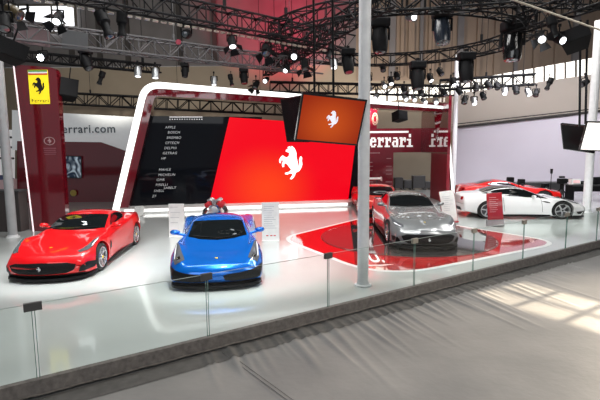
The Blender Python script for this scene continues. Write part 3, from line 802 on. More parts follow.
t = thing('turntable', 'round dark glossy turntable disc carrying the silver car', 'turntable', (3.25, 14.05, 0.006))
bm = bmesh.new(); lathe(bm, [(2.58, 0), (2.58, 0.012), (2.56, 0.016)], 96); obj('deck', bm, M_TURN, t)
bm = bmesh.new(); lathe(bm, [(2.58, 0), (2.61, 0), (2.61, 0.012), (2.58, 0.014)], 96, close=True); obj('rim_ring', bm, mat('turntable edge', (0.22, 0.03, 0.03), 0.2), t)

# ------------------------------------------------------------------ glass balustrade
M_GLASS = glass_mat('clear balustrade glass', refl=1.3)
M_GEDGE = mat('green glass edge', (0.13, 0.24, 0.20), 0.2, coat=0.5)
M_CLAMPREFL = mat('glass clamp with reflected tint', (0.33, 0.30, 0.25), 0.5)  # farther clamps: warm reflection painted into the grey
M_CLAMP = mat('grey glass clamp', (0.075, 0.072, 0.07), 0.5)
J = [tuple(edge(t)+EN*-0.02) for t in (-2.3, 0.0, 2.26, 4.52, 6.68, 8.56, 10.5, 12.5, 14.2, 16.2, 18.2)]
GL = ['clear glass barrier panel at the near left end, cut by the photo edge', 'clear glass barrier panel in front of the red car', 'clear glass barrier panel in front of the blue car',
      'clear glass barrier panel before the foreground column', 'clear glass barrier panel in front of the silver car', 'clear glass barrier panel at the right tip of the red floor area',
      'clear glass barrier panel before the white car, left of two', 'clear glass barrier panel before the white car nose', 'clear glass barrier panel at the right photo edge', 'clear glass barrier panel beyond the right photo edge']
CL = ['', 'dark grey clamp on the glass barrier in front of the red car', 'dark grey clamp on the glass barrier at the blue car nose', 'dark grey clamp on the glass barrier left of the foreground column',
      'grey clamp on the glass barrier in front of the silver car grille', 'grey clamp on the glass barrier at the right of the silver car', 'grey clamp on the glass barrier at the red floor tip',
      'grey clamp on the glass barrier before the white car front wheel', 'grey clamp on the glass barrier by the far right column', 'grey clamp on the glass barrier beyond the right edge']
GH = 0.965
for i in range(9):
    a = Vector(J[i]); b = Vector(J[i+1]); d = (b-a).normalized(); a2 = a+d*0.012; b2 = b-d*0.012
    t = thing('glass_barrier', GL[i], 'glass panel', (a2.x, a2.y, 0), math.atan2(d.y, d.x), 'glass barrier panels along the stage edge')
    Ln = (b2-a2).length
    bm = bmesh.new(); vs = [bm.verts.new(p) for p in ((0, 0, 0.005), (Ln, 0, 0.005), (Ln, 0, GH), (0, 0, GH))]; bm.faces.new(vs); obj('pane', bm, M_GLASS, t)
    bm = bmesh.new()
    box(bm, (Ln/2, 0, GH), (Ln, 0.012, 0.006)); 
    obj('top_edge', bm, mat('glass top edge', (0.42, 0.47, 0.45), 0.2) if i == 0 else bpy.data.materials['glass top edge'], t)
    for x in (0.004, Ln-0.004):
        bm = bmesh.new(); box(bm, (x, 0, GH/2), (0.008, 0.012, GH)); obj('side_edge', bm, M_GEDGE, t)
    if i >= 1:
        c = thing('glass_clamp', CL[i], 'clamp', (a.x, a.y, GH-0.02), math.atan2(d.y, d.x), 'clamps joining the glass panels')
        for s in (-1, 1):
            bm = bmesh.new(); box(bm, (0, s*0.016, -0.02), ((.20, .17, .16, .15)[min(3, i-1)], 0.02, 0.09), bevel=0.004); obj('clamp_plate', bm, M_CLAMP if i < 4 else M_CLAMPREFL, c)
        bm = bmesh.new(); box(bm, (0, 0, 0.03), ((.20, .17, .16, .15)[min(3, i-1)], 0.052, 0.012)); obj('clamp_cap', bm, M_CLAMP if i < 4 else M_CLAMPREFL, c)
# ------------------------------------------------------------------ exhibition stand
# plane of the big slanted arch: recedes a little to the right
PA = Vector((-8.0, 19.6, 0)); PU = Vector((1, 0.20, 0)).normalized(); PN = Vector((-PU.y, PU.x, 0))    # PN points to the back
def on_plane(px, py, back=0.0):
    o = Vector((0, 0, EYE)); d = Vector(ray(px, py)); p0 = PA+PN*back
    return o+d*((p0-o).dot(PN)/d.dot(PN))
def uv(p): return ((p-PA).dot(PU), p.z)
def pM(back=0.0): return frameM(PA+PN*back, PU, (0, 0, 1))      # local x along plane, y up, z toward the camera

BL = uv(on_plane(111, 215)); TL = uv(on_plane(142.5, 80.5)); TR = uv(on_plane(448, 106.5)); BR = uv(on_plane(455, 205))
path = rounded([BL, TL, TR, BR], [0, 0.75, 0.35, 0], 12)
def offset_path(path, d, taper=True):
    P = [Vector(p) for p in path]; out = []
    for i in range(len(P)):
        e0 = P[i]-P[i-1] if i else P[1]-P[0]; e1 = P[i+1]-P[i] if i < len(P)-1 else e0
        n0 = Vector((e0.y, -e0.x)).normalized(); n1 = Vector((e1.y, -e1.x)).normalized(); n = (n0+n1).normalized()
        dd = d*(1-(.55 if taper else 0)*min(1, max(0, (P[i].x-1)/14.0)))
        out.append(P[i]+n*(dd/max(.4, n.dot(n0))))
    return out
inn = offset_path(path, 0.28)
arch = thing('arch_frame', 'huge slanted stand frame with glowing white edge and dark red inner faces', 'arch frame', tuple(PA))
invA = Matrix.Translation(-PA)
def strip_mesh(name, A, B, za, zb, m, parent):
    Mx = invA @ pM()
    vs = [Mx @ Vector((p[0], p[1], za)) for p in A]+[Mx @ Vector((p[0], p[1], zb)) for p in B]
    n = len(A)
    return pydata(name, vs, [(i, i+1, n+i+1, n+i) for i in range(n-1)], m, parent, smooth=True, angle=30)
strip_mesh('light_band', path, inn, 0.0, 0.0, M_WHITEGLOW, arch)
DEP = 0.9
inn2 = offset_path(path, 0.60)
strip_mesh('inner_band', inn, inn2, -0.12, -0.12, M_REDGLOSS, arch)
strip_mesh('inner_reveal', inn2, inn2, -0.12, -DEP, M_REDGLOSS, arch)
strip_mesh('outer_side', path, path, -0.002, -DEP, M_REDGLOSS, arch)
strip_mesh('back_edge', path, inn, -DEP, -DEP, M_REDGLOSS, arch)

def poly_panel(name, pxs, back, thick, m, parent=None):
    P = [uv(on_plane(x, y, back)) for x, y in pxs]
    bm = bmesh.new(); prism(bm, P[::-1], thick, pM(back+thick)); return obj(name, bm, m, parent)
# dark mirror glass panels carrying the partner names
wl = thing('glass_wall', 'tall black mirror glass wall with white partner names, left of the red screen', 'glass wall', (0, 0, 0))
poly_panel('panel', [(148, 116), (262, 117), (262, 214), (118, 214)], 0.75, 0.05, M_DARKGLASS, wl)
M_NAMES = mat('dim white print', (0.7, 0.72, 0.74), 0.5, emit=0.08)
NAMES = [('APPLE', 165, 128.5, 'L'), ('BOSCH', 167.5, 133.5, 'L'), ('BREMBO', 166.5, 138.8, 'L'), ('CFTECH', 165, 144, 'L'), ('DELPHI', 164, 149.2, 'L'), ('GETRAG', 162.5, 154.3, 'L'), ('HP', 161, 159.6, 'L'),
         ('MAHLE', 158.7, 170.8, 'L'), ('MICHELIN', 158, 176, 'L'), ('OMR', 156.3, 181, 'L'), ('PIRELLI', 155.5, 186, 'L'), ('SABELT', 163.5, 189, 'L'), ('SHELL', 153.8, 192, 'L'), ('ZF', 152, 197.3, 'L')]
for s, px, py, al in NAMES:
    p = uv(on_plane(px, py, 0.74)); text_mesh('partner_name', s, 0.15, M_NAMES, pM(0.74) @ Matrix.Translation((p[0], p[1], 0.0)), wl, depth=0.002, shear=0.25, spacing=1.12)
bm = bmesh.new()
for row, (y, xa, xb, nn) in enumerate(((117.5, 170, 202, 30), (119.8, 170, 202, 14))):
    for k in range(nn):
        p = uv(on_plane(xa+(xb-xa)*k/(nn-1), y+0.04*k*0, 0.74)); prism(bm, [(p[0]-.025, p[1]), (p[0]+.018, p[1]), (p[0]+.018, p[1]+.045), (p[0]-.025, p[1]+.045)], 0.003, pM(0.74))
obj('header_print', bm, M_PRINT, wl)
wr = thing('glass_wall', 'narrow black mirror glass wall just right of the red screen', 'glass wall', (0, 0, 0))
poly_panel('panel', [(334, 126), (362, 128), (358, 207), (334, 207)], 0.85, 0.05, M_DARKGLASS, wr)
# red LED screen
def screen_mat(name, hot, edgec, s, centre, rad):
    m = bpy.data.materials.new(name); m.use_nodes = True
    nt = m.node_tree; b = nt.nodes['Principled BSDF']
    tc = nt.nodes.new('ShaderNodeTexCoord'); mp = nt.nodes.new('ShaderNodeMapping')
    mp.inputs['Scale'].default_value = (1/rad[0], 1/rad[1], 1/rad[2])
    mp.inputs['Location'].default_value = (-centre[0]/rad[0], -centre[1]/rad[1], -centre[2]/rad[2])
    g = nt.nodes.new('ShaderNodeTexGradient'); g.gradient_type = 'SPHERICAL'
    rp = nt.nodes.new('ShaderNodeValToRGB'); rp.color_ramp.interpolation = 'EASE'
    rp.color_ramp.elements[0].color = (*edgec, 1); rp.color_ramp.elements[1].color = (*hot, 1)
    nt.links.new(tc.outputs['Object'], mp.inputs['Vector']); nt.links.new(mp.outputs['Vector'], g.inputs['Vector'])
    nt.links.new(g.outputs['Fac'], rp.inputs['Fac']); nt.links.new(rp.outputs['Color'], b.inputs['Emission Color'])
    b.inputs['Base Color'].default_value = (0.01, 0.001, 0.001, 1); b.inputs['Specular IOR Level'].default_value = 0.12
    b.inputs['Emission Strength'].default_value = s; b.inputs['Roughness'].default_value = 0.25
    return m
gc = on_plane(268, 188, 0.4)
M_SCREEN = screen_mat('red led screen', (1.0, 0.055, 0.010), (0.92, 0.0015, 0.012), 1.0, tuple(gc), (2.6, 2.6, 2.2))
scr = thing('led_screen', 'large slanted bright red screen with white rearing horse, centre of the stand', 'screen', (0, 0, 0))
poly_panel('display', [(229.5, 117.2), (357.5, 126), (347.8, 204), (208.5, 206.8)], 0.45, 0.06, M_SCREEN, scr)
c = uv(on_plane(291, 163, 0.44)); hh = (on_plane(291, 146.5, 0.44)-on_plane(291, 180, 0.44)).z
bm = bmesh.new(); prism(bm, horse_poly(hh), 0.004, pM(0.44) @ Matrix.Translation((c[0], c[1], 0)))
obj('rearing_horse', bm, mat('screen white', (0.9, 0.9, 0.9), 0.4, emit=1.0), scr)

# white plinth under the screen
plin = thing('plinth', 'long low white plinth under the red screen', 'plinth', (0, 0, 0))
a = uv(on_plane(113, 214))[0]; b = uv(on_plane(355, 206))[0]
zt_ = 0.20
P = [(-0.15, -0.95), (b-a-0.55, -0.95), (b-a+0.15, 0.2), (b-a+0.1, 0.75), (-0.15, 0.75)]
bm = bmesh.new()
Mp = Matrix.Translation(PA+PU*a) @ Matrix(((PU.x, PN.x, 0, 0), (PU.y, PN.y, 0, 0), (0, 0, 1, 0), (0, 0, 0, 1)))
prism(bm, [(0.3, -0.25), (b-a-0.55, -0.6), (b-a+0.25, 0.3), (b-a+0.1, 0.7), (0.3, 0.7)], zt_, Mp)
obj('deck', bm, M_WHITE, plin)
bm = bmesh.new(); prism(bm, [(0.5, -0.26), (b-a-0.55, -0.61), (b-a-0.55, -0.59), (0.5, -0.24)], 0.12, Mp @ Matrix.Translation((0, 0, 0.06)))
obj('light_strip', bm, M_WHITEGLOW, plin)
# small white caption stand on the left end of the plinth
def caption(px, py, Y, wd, hg, tilt, label, base, name='caption_stand', lines=5, red=False, tall=True, rz=0.0, col=None):
    p = at(px, py, Y)
    t = thing(name, label, 'sign', (p.x, Y, base), rz)
    h = hg
    bm = bmesh.new(); R_ = Euler((-tilt, 0, 0))
    box(bm, (0, math.sin(tilt)*h/2, h/2*math.cos(tilt)), (wd, 0.03, h), R_, bevel=0.006); obj('board', bm, col or M_WHITE, t)
    bm = bmesh.new(); Mx = Matrix.Rotation(-tilt, 4, 'X')
    for k in range(lines):
        z = h*(0.90-0.62*k/max(1, lines)); ln = wd*random.uniform(0.45, 0.74)
        q = bmesh.ops.create_cube(bm, size=1); bmesh.ops.transform(bm, matrix=Mx @ Matrix.Translation((-wd*0.38+ln/2, -0.0165, z)) @ Matrix.Diagonal((ln, 0.003, 0.012, 1)), verts=q['verts'])
    obj('caption_print', bm, mat('grey print', (0.42, 0.43, 0.45), 0.6), t)
    bm = bmesh.new(); box(bm, (0, 0.06, 0.012), (wd*1.0, 0.26, 0.024), bevel=0.004); obj('foot', bm, M_WHITE, t)
    return t, Mx
caption(138, 207, 18.9, 0.40, 0.40, 0.5, 'small tilted white caption board by the foot of the white arch leg', 0.0, lines=3)
t, Mx = caption(176.5, 222, 14.4, 0.49, 1.05, 0.05, 'tall white information board left of the blue car', 0.0, lines=4)
t, Mx = caption(270.5, 225, 13.7, 0.52, 1.15, 0.06, 'tall white information board with grey text right of the blue car', 0.0, lines=11)
bm = bmesh.new()
for x in (-.10, 0.02, .12):
    q = bmesh.ops.create_cube(bm, size=1); bmesh.ops.transform(bm, matrix=Mx @ Matrix.Translation((x, -0.017, 0.16)) @ Matrix.Diagonal((0.07, 0.003, 0.03, 1)), verts=q['verts'])
obj('red_print', bm, mat('red print', (0.6, 0.02, 0.03), 0.5), t)
# curved lectern beside the silver car, white face with red sides; and the red one before the white car
def curved_board(label, loc, rz, wd, hg, face, side, extra=None):
    t = thing('curved_lectern', label, 'lectern', loc, rz)
    prof = [(0.0, 0.05), (-0.02, 0.3), (0.0, 0.6), (0.06, 0.9), (0.16, hg)]
    ys = pchip([q[1] for q in prof], [q[0] for q in prof], np.linspace(0.05, hg, 14)); zs = np.linspace(0.05, hg, 14)
    for nm, x0, x1, dy, m in (('face', -wd/2, wd/2, 0.0, face), ('back_panel', -wd/2-.02, wd/2+.02, 0.05, side)):
        bm = bmesh.new(); R0 = []
        for y, z in zip(ys, zs):
            R0.append([bm.verts.new((x0, y+dy, z)), bm.verts.new((x1, y+dy, z)), bm.verts.new((x1, y+dy+.03, z)), bm.verts.new((x0, y+dy+.03, z))])
        for A, B in zip(R0, R0[1:]):
            for k in range(4): bm.faces.new((A[k], A[(k+1) % 4], B[(k+1) % 4], B[k]))
        bm.faces.new(R0[0]); bm.faces.new(R0[-1]); obj(nm, bm, m, t, smooth=True, angle=40)
    bm = bmesh.new(); box(bm, (0, 0.05, 0.025), (wd*1.1, 0.4, 0.05), bevel=0.01); obj('foot', bm, side, t)
    bm = bmesh.new()
    for k in range(8):
        z = 0.95-k*0.07; y = float(pchip([q[1] for q in prof], [q[0] for q in prof], [z])[0])
        ln = wd*random.uniform(.4, .7); box(bm, (-wd*.36+ln/2, y-.004, z), (ln, .006, .012))
    obj('caption_print', bm, mat('lectern print', (0.5, 0.5, 0.52) if face is M_WHITE else (0.62, 0.35, 0.36), 0.6), t)
    return t
M_REDLEC = mat('dark red lectern face', (0.33, 0.010, 0.018), 0.25, coat=0.5)
p = G(452, 223); curved_board('white curved lectern with red sides, standing behind the silver car nose', (5.42, 16.6, 0), -0.12, 0.50, 1.14, M_WHITE, M_REDLEC).rotation_euler.y = -.13
p = G(499, 226); t = curved_board('red curved lectern standing in front of the white car door', (6.86, 16.1, 0), -0.4, 0.47, 1.10, M_REDLEC, M_REDLEC)
t.rotation_euler.y = -.10
bm = bmesh.new(); box(bm, (-0.02, -0.30, 0.11), (0.58, 0.40, 0.03), Euler((0.42, 0, 0)), bevel=0.008); obj('tilted_screen', bm, mat('grey tablet screen', (0.12, 0.12, 0.125), 0.15, coat=1), t)

# ------------------------------------------------------------------ totem
tw = 1.36; tx0 = -9.26; ty = 15.6; th = 5.52
tot = thing('totem', 'tall dark red totem with yellow shield panel, at the far left', 'totem', (tx0, ty, 0))
bm = bmesh.new(); prism(bm, rounded([(.22, 0), (tw-.04, 0), (tw, th-.12), (0, th)], [0, 0, .22, .06], 8), 0.26, frameM((0, 0.26, 0), (1, 0, 0), (0, 0, 1)))
obj('slab', bm, M_REDGLOSS, tot)
bm = bmesh.new(); prism(bm, [(.17, 0), (.22, 0), (0, th), (-.05, th)], 0.16, frameM((0, .16, 0), (1, 0, 0), (0, 0, 1))); obj('edge_light', bm, mat('pinkish white edge light', (1, .85, .87), .3, emit=.95, ecol=(1, .80, .84)), tot)
sp0, sp1 = at(28, 69, ty), at(50, 102, ty)
sx0 = sp0.x-tx0; sx1 = sp1.x-tx0; sz0 = at(38, 104, ty).z; sz1 = at(38, 70, ty).z
bm = bmesh.new(); box(bm, ((sx0+sx1)/2, -0.012, (sz0+sz1)/2), (sx1-sx0, 0.024, sz1-sz0))
sh = obj('shield_panel', bm, mat('bright yellow panel', (0.90, 0.74, 0.02), 0.4, emit=0.55), tot)
sw = sx1-sx0; shh = sz1-sz0; scx = (sx0+sx1)/2
for k, (nm, cc) in enumerate((('green_stripe', (0.02, 0.28, 0.06)), ('white_stripe', (0.85, .85, .82)), ('red_stripe', (0.65, .05, .03)))):
    bm = bmesh.new(); box(bm, (scx, -0.026, sz1-0.035-0.05*k), (sw-0.02, 0.006, 0.05)); obj(nm, bm, mat(nm.replace('_', ' '), cc, 0.4, emit=0.25), tot)
M_INK = mat('black ink', (0.01, 0.01, 0.01), 0.5)
bm = bmesh.new(); prism(bm, horse_poly(shh*0.50), 0.006, frameM((scx, -0.030, sz0+shh*0.53), (1, 0, 0), (0, 0, 1))); obj('rearing_horse', bm, M_INK, sh)
text_mesh('shield_lettering', 'Ferrari', 0.165, M_INK, frameM((scx-0.27, -0.027, sz0+0.05), (1, 0, 0), (0, 0, 1)), sh, depth=0.002, spacing=1.22)
# reflection painted low on the totem as a faint oval emblem and text lines
e0 = at(49.5, 141, ty); ex = e0.x-tx0
bm = bmesh.new(); lathe(bm, [(0.16, 0), (0.185, 0), (0.185, 0.004), (0.16, 0.004)], 32, frameM((ex, -0.004, e0.z), (1, 0, 0), (0, 0, 1)) @ Matrix.Diagonal((1, .72, 1, 1)), close=True)
prism(bm, horse_poly(0.17), 0.004, frameM((ex, -0.004, e0.z), (1, 0, 0), (0, 0, 1)))
obj('oval_reflection', bm, M_PINKREFL, tot)
bm = bmesh.new()
for k in range(4): box(bm, (ex-.01, -0.003, e0.z-.24-.065*k), (0.42-.03*(k % 2), 0.004, 0.022))
obj('text_lines', bm, mat('dim pink reflection tint', (0.33, 0.10, 0.13), 0.5), tot)

# ------------------------------------------------------------------ left background wing with web address
wing = thing('banner_wall', 'white banner wall with grey web address, between totem and arch', 'banner wall', (0, 0, 0))
def px_poly(name, pts, Y, thick, m, parent=None):
    bm = bmesh.new(); P = [at(x, y, Y) for x, y in pts]; prism(bm, [(q.x, q.z) for q in P][::-1], thick, frameM((0, Y+thick, 0), (1, 0, 0), (0, 0, 1))); return obj(name, bm, m, parent)
px_poly('white_band', [(12, 110), (62, 113), (134, 117), (150, 158), (12, 150)], 24.0, 0.1, mat('pale grey white banner', (0.62, 0.64, 0.65), 0.5, emit=0.30, var=.03), wing)  # even glow added to lift the banner's brightness
p0 = at(57.2, 133, 23.97)
text_mesh('web_address', 'Ferrari.com', 0.585, mat('slate print', (0.06, 0.085, 0.11), 0.6), frameM((p0.x, 23.88, p0.z), (1, 0, 0), (-0.02, 0, 1)), wing, depth=0.003, spacing=1.08, bold=0.006)
rwl = thing('red_partition', 'dark red glossy partition wall below the white banner', 'partition wall', (0, 0, 0))
px_poly('panel', [(17, 141), (101, 142.2), (112, 146), (140, 156), (140, 214), (17, 214)], 23.6, 0.12, M_REDGLOSS, rwl)
pic = thing('picture_panel', 'square blue-grey picture of machinery on the dark red partition', 'picture', (0, 0, 0))
m = bpy.data.materials.new('machinery picture'); m.use_nodes = True; nt = m.node_tree; bb = nt.nodes['Principled BSDF']
tc = nt.nodes.new('ShaderNodeTexCoord'); vo = nt.nodes.new('ShaderNodeTexVoronoi'); vo.inputs['Scale'].default_value = 7; vo.feature = 'DISTANCE_TO_EDGE'
nz = nt.nodes.new('ShaderNodeTexNoise'); nz.inputs['Scale'].default_value = 1.7; nz.inputs['Distortion'].default_value = 2.2; nz.inputs['Detail'].default_value = 1.0
rp = nt.nodes.new('ShaderNodeValToRGB'); rp.color_ramp.elements[0].color = (0.015, .03, .06, 1); rp.color_ramp.elements[1].color = (.6, .72, .82, 1); rp.color_ramp.elements[0].position = .42; rp.color_ramp.elements[1].position = .66
nt.links.new(tc.outputs['Object'], vo.inputs['Vector']); nt.links.new(tc.outputs['Object'], nz.inputs['Vector']); nt.links.new(nz.outputs['Fac'], rp.inputs['Fac'])
nt.links.new(rp.outputs['Color'], bb.inputs['Base Color']); nt.links.new(rp.outputs['Color'], bb.inputs['Emission Color']); bb.inputs['Emission Strength'].default_value = 0.25
px_poly('print', [(62, 156), (81, 156.5), (81.5, 178), (62, 177.5)], 23.5, 0.04, m, pic)
bm = bmesh.new(); P = [at(*q, 23.49) for q in ((62, 156), (81, 156.5), (81.5, 178), (62, 177.5))]
for k in range(4): bar(bm, P[k], P[(k+1) % 4], 0.02, n=4)
obj('frame_edge', bm, M_DKGREY, pic)
bdg = thing('wall_badge', 'small round yellow badge low on the dark red partition', 'badge', tuple(at(73.5, 193, 23.5)))
bm = bmesh.new(); lathe(bm, [(0.16, 0), (0.16, .03), (0.02, .04)], 20, Matrix.Rotation(PI/2, 4, 'X')); obj('disc', bm, mat('dull gold', (0.45, .33, .08), .4), bdg)

# ------------------------------------------------------------------ red pavilion with the big lettering, right part of the arch
def R2(px, py, Y): q = at(px, py, Y); return q.x, q.z
PY = 26.5
pav = thing('pavilion_wall', 'dark red pavilion wall with big white lettering, window and doorway, behind the silver car', 'pavilion wall', (0, 0, 0))
xl = 2.9; xr = at(421, 140, PY).x; zt_ = at(400, 106, PY).z+0.15
wx0, wz1 = R2(377, 110, PY); wz0 = R2(377, 128.5, PY)[1]
dx0, dz1 = R2(393.5, 152.5, PY)
bm = bmesh.new()
def slab(x0, x1, z0, z1): box(bm, ((x0+x1)/2, PY+.08, (z0+z1)/2), (x1-x0, .16, z1-z0))
slab(xl, dx0, 0, dz1); slab(xl, xr, dz1, wz0); slab(xl, wx0, wz0, zt_); slab(wx0, xr, wz1, zt_)
obj('back_wall', bm, M_REDWALL, pav)
X1 = xr; Y1 = X1*466/147.0; Yd = X1*466/131.0
M_REDMIRROR = mat('mirror polished dark red', (0.17, 0.005, 0.014), 0.02, coat=1.0, spec=1.0, var=0.02, scale=1)
bm = bmesh.new()
box(bm, (X1+.07, (PY+Y1)/2, (dz1+zt_)/2-.03), (.14, PY-Y1, zt_-dz1-.06))
obj('side_wall', bm, M_REDMIRROR, pav)
bm = bmesh.new(); box(bm, (X1+.07, (Yd+Y1)/2, dz1/2), (.14, Yd-Y1, dz1))
obj('lower_side_panel', bm, mat('satin dark red panel', (0.22, 0.006, 0.018), .5), pav)
# slab-serif letters drawn as blocks
GLY = {'F': ['111111', '011001', '011010', '011110', '011010', '011000', '011000', '111100'],
       'e': ['000000', '000000', '011110', '110011', '111111', '110000', '110011', '011110'],
       'r': ['000000', '000000', '111011', '011111', '011001', '011000', '011000', '111110'],
       'a': ['000000', '000000', '011110', '000011', '011111', '110011', '110011', '011111'],
       'i': ['001100', '001100', '000000', '111100', '001100', '001100', '001100', '111111']}
def block_word(word, x, z, h, y, m, parent, adv=6.6, ux=1.0):
    u = h/8; bm = bmesh.new(); cx = x
    for ch in word:
        for r, row in enumerate(GLY[ch]):
            k = 0
            while k < 6:
                if row[k] == '1':
                    e = k
                    while e < 6 and row[e] == '1': e += 1
                    box(bm, (cx+(k+e)/2*ux, y-.02, z+h-(r+.5)*u), ((e-k)*ux, .04, u*1.001)); k = e
                else: k += 1
        cx += adv
    return bm, cx
x_e, z_b = R2(370, 147.3, PY); z_t = R2(370, 134.3, PY)[1]
h_ = z_t-z_b; u = h_/8
xi_end = R2(414, 140, PY)[0]
adv = (xi_end-x_e)/6.0
bm, cx = block_word('Ferrari', x_e-adv, z_b, h_, PY, None, None, adv=adv, ux=adv/7.2)
box(bm, ((x_e-0.9+xi_end-0.3)/2, PY-.02, z_t+.12), (xi_end-0.35-x_e+0.9, .04, .10))
obj('lettering', bm, mat('white letters', (0.9, .9, .88), .4, emit=0.55), pav)
bm = bmesh.new()
x_, z_ = R2(369, 153, PY)
for k in range(9): box(bm, (x_+.07*k+.03, PY-.004, z_), (.05, .01, .055))
for k in range(8):
    for (px, wd) in ((368, .30), (385, .42)):
        q = R2(px, 158.5+3.9*k, PY)
        if (k*3+px) % 4: box(bm, (q[0]+(.22 if px > 380 else .15), PY-.004, q[1]), (wd*random.uniform(.6, 1), .01, .035))
obj('text_lines', bm, mat('faded pink print', (0.50, 0.28, 0.30), .5), pav)
# ornate oval window emblem
o = at(375, 119, PY); bm = bmesh.new()
for s in (1, .62): lathe(bm, [(0.13*s, 0), (0.17*s, 0), (0.17*s, .02), (0.13*s, .02)], 24, frameM((o.x, PY-.002, o.z), (1, 0, 0), (0, 0, 1)) @ Matrix.Diagonal((1, 2.1, 1, 1)), close=True)
obj('oval_ornament', bm, mat('dull beige print', (.40, .27, .20), .5), pav)
# things seen through the doorway
for k, (px, py, ww, hh, lb) in enumerate(((398, 181, .5, .75, 'dark stool'), (407, 183, .45, .6, 'low dark case'), (418, 181, .75, .85, 'dark equipment trolley'), (427, 184, .3, .5, 'small dark crate'))):
    q = at(px, 193, 28.5); t = thing('equipment_case', ('dark case seen through the red doorway, ' + ['leftmost', 'second from left', 'widest and tallest', 'small one at right'][k]), 'case', (q.x, 28.5, 0))
    bm = bmesh.new(); box(bm, (0, 0, hh/2+.05), (ww, .5, hh-.1), bevel=.02); obj('shell', bm, M_DKGREY, t)
    bm = bmesh.new()
    for sx in (-1, 1):
        for sy in (-1, 1): box(bm, (sx*ww*.46, sy*.22, hh/2+.05), (.03, .03, hh+.0))
    obj('edge_profile', bm, mat('case edge steel', (.3, .3, .3), .4, metal=.6) if k == 0 else bpy.data.materials['case edge steel'], t)
    for j in range(4):
        bm = bmesh.new(); bmesh.ops.create_uvsphere(bm, u_segments=10, v_segments=6, radius=.05, matrix=Matrix.Translation(((-1 if j % 2 else 1)*ww*.4, (-.18 if j < 2 else .18), .05))); obj('caster', bm, M_BLACK, t)

# far-left exhibitor seen past the totem
lft = thing('display_wall', 'bright white neighbouring display wall with dark shelf lines at the far left edge', 'display wall', (0, 0, 0))
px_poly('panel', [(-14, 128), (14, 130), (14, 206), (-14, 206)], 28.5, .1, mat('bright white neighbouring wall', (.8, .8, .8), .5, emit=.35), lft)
bm = bmesh.new()
for y in (137, 147, 158): bar(bm, at(-14, y, 28.4), at(14, y+.4, 28.4), .06, n=4)
obj('shelf_line', bm, M_DKGREY, lft)
lowp = thing('dark_partition', 'low dark brown counter at the left edge, behind the grey column', 'counter', tuple(G(2, 232)))
q = G(2, 233)
bm = bmesh.new(); box(bm, (-.3, .25, .68), (1.9, .5, 1.36), bevel=.02); obj('body', bm, mat('dark brown laminate', (.05, .04, .038), .4), lowp)
bm = bmesh.new(); box(bm, (-.3, .25, 1.38), (2.0, .6, .05), bevel=.01); obj('worktop', bm, M_DKGREY, lowp)
q = at(3, 200, 26); far = thing('draped_table', 'table draped in pale pink and blue cloth at the far left edge', 'table', (q.x, 26, 0))
bm = bmesh.new(); box(bm, (0, 0, .52), (1.5, .8, 1.04), bevel=.08); obj('pink_drape', bm, mat('pale pink cloth', (.7, .5, .52), .8, emit=.1), far, smooth=True)
bm = bmesh.new(); bmesh.ops.create_uvsphere(bm, u_segments=16, v_segments=10, radius=1, matrix=Matrix.Translation((0, 0, 1.05)) @ Matrix.Diagonal((.68, .38, .22, 1))); obj('blue_bundle', bm, mat('slate blue cloth', (.16, .18, .36), .8), far, smooth=True)

# engine on display behind the blue car
q = at(215.5, 213, 15.0)
eng = thing('engine_display', 'exposed engine with red valve covers on a stand behind the blue car roof', 'engine', (q.x, 15.0, 0)); eng.scale = (.85, .85, .95)
M_ALU = mat('cast aluminium', (.55, .55, .55), .35, metal=.8, scale=20, var=.2); M_REDCOV = mat('crackle red cover', (.55, .02, .03), .45)
bm = bmesh.new(); lathe(bm, [(.30, 0), (.30, .03), (.06, .06), (.06, .62), (.2, .66)], 24); obj('stand', bm, M_WHITE, eng, smooth=True, angle=30)
bm = bmesh.new(); box(bm, (0, 0, .82), (.42, .55, .30), bevel=.05); lathe(bm, [(.17, 0), (.17, .08), (.1, .1)], 20, frameM((0, -.28, .80), (1, 0, 0), (0, 0, 1))); obj('engine_block', bm, M_ALU, eng, smooth=True, angle=40)
for s in (-1, 1):
    bm = bmesh.new(); box(bm, (s*.24, 0, 1.02), (.24, .58, .16), Euler((0, s*.55, 0)), bevel=.04); obj('valve_cover', bm, M_REDCOV, eng, smooth=True, angle=40)
    bm = bmesh.new()
    for k in range(4): tube(bm, [(s*.03, -.22+.15*k, 1.0), (s*.07, -.22+.15*k, 1.14), (s*.17, -.22+.15*k, 1.19), (s*.25, -.22+.15*k, 1.14)], .036, 8)
    obj('intake_runner', bm, M_ALU, eng, smooth=True, angle=50)
    bm = bmesh.new()
    for k in range(4): tube(bm, [(s*.30, -.22+.15*k, .90), (s*.40, -.22+.15*k, .84), (s*.40, -.22+.15*k, .72)], .035, 8)
    bar(bm, (s*.40, -.3, .72), (s*.40, .3, .72), .05, n=10); obj('exhaust_manifold', bm, mat('dark exhaust steel', (.08, .08, .085), .35, metal=.7) if s < 0 else bpy.data.materials['dark exhaust steel'], eng, smooth=True, angle=50)
    bm = bmesh.new(); bar(bm, (s*.1, -.33, .92), (s*.1, -.27, .92), .09, n=18); bar(bm, (s*.2, -.34, .76), (s*.2, -.27, .76), .06, n=16); obj('pulley', bm, M_CHROME, eng, smooth=True, angle=40)
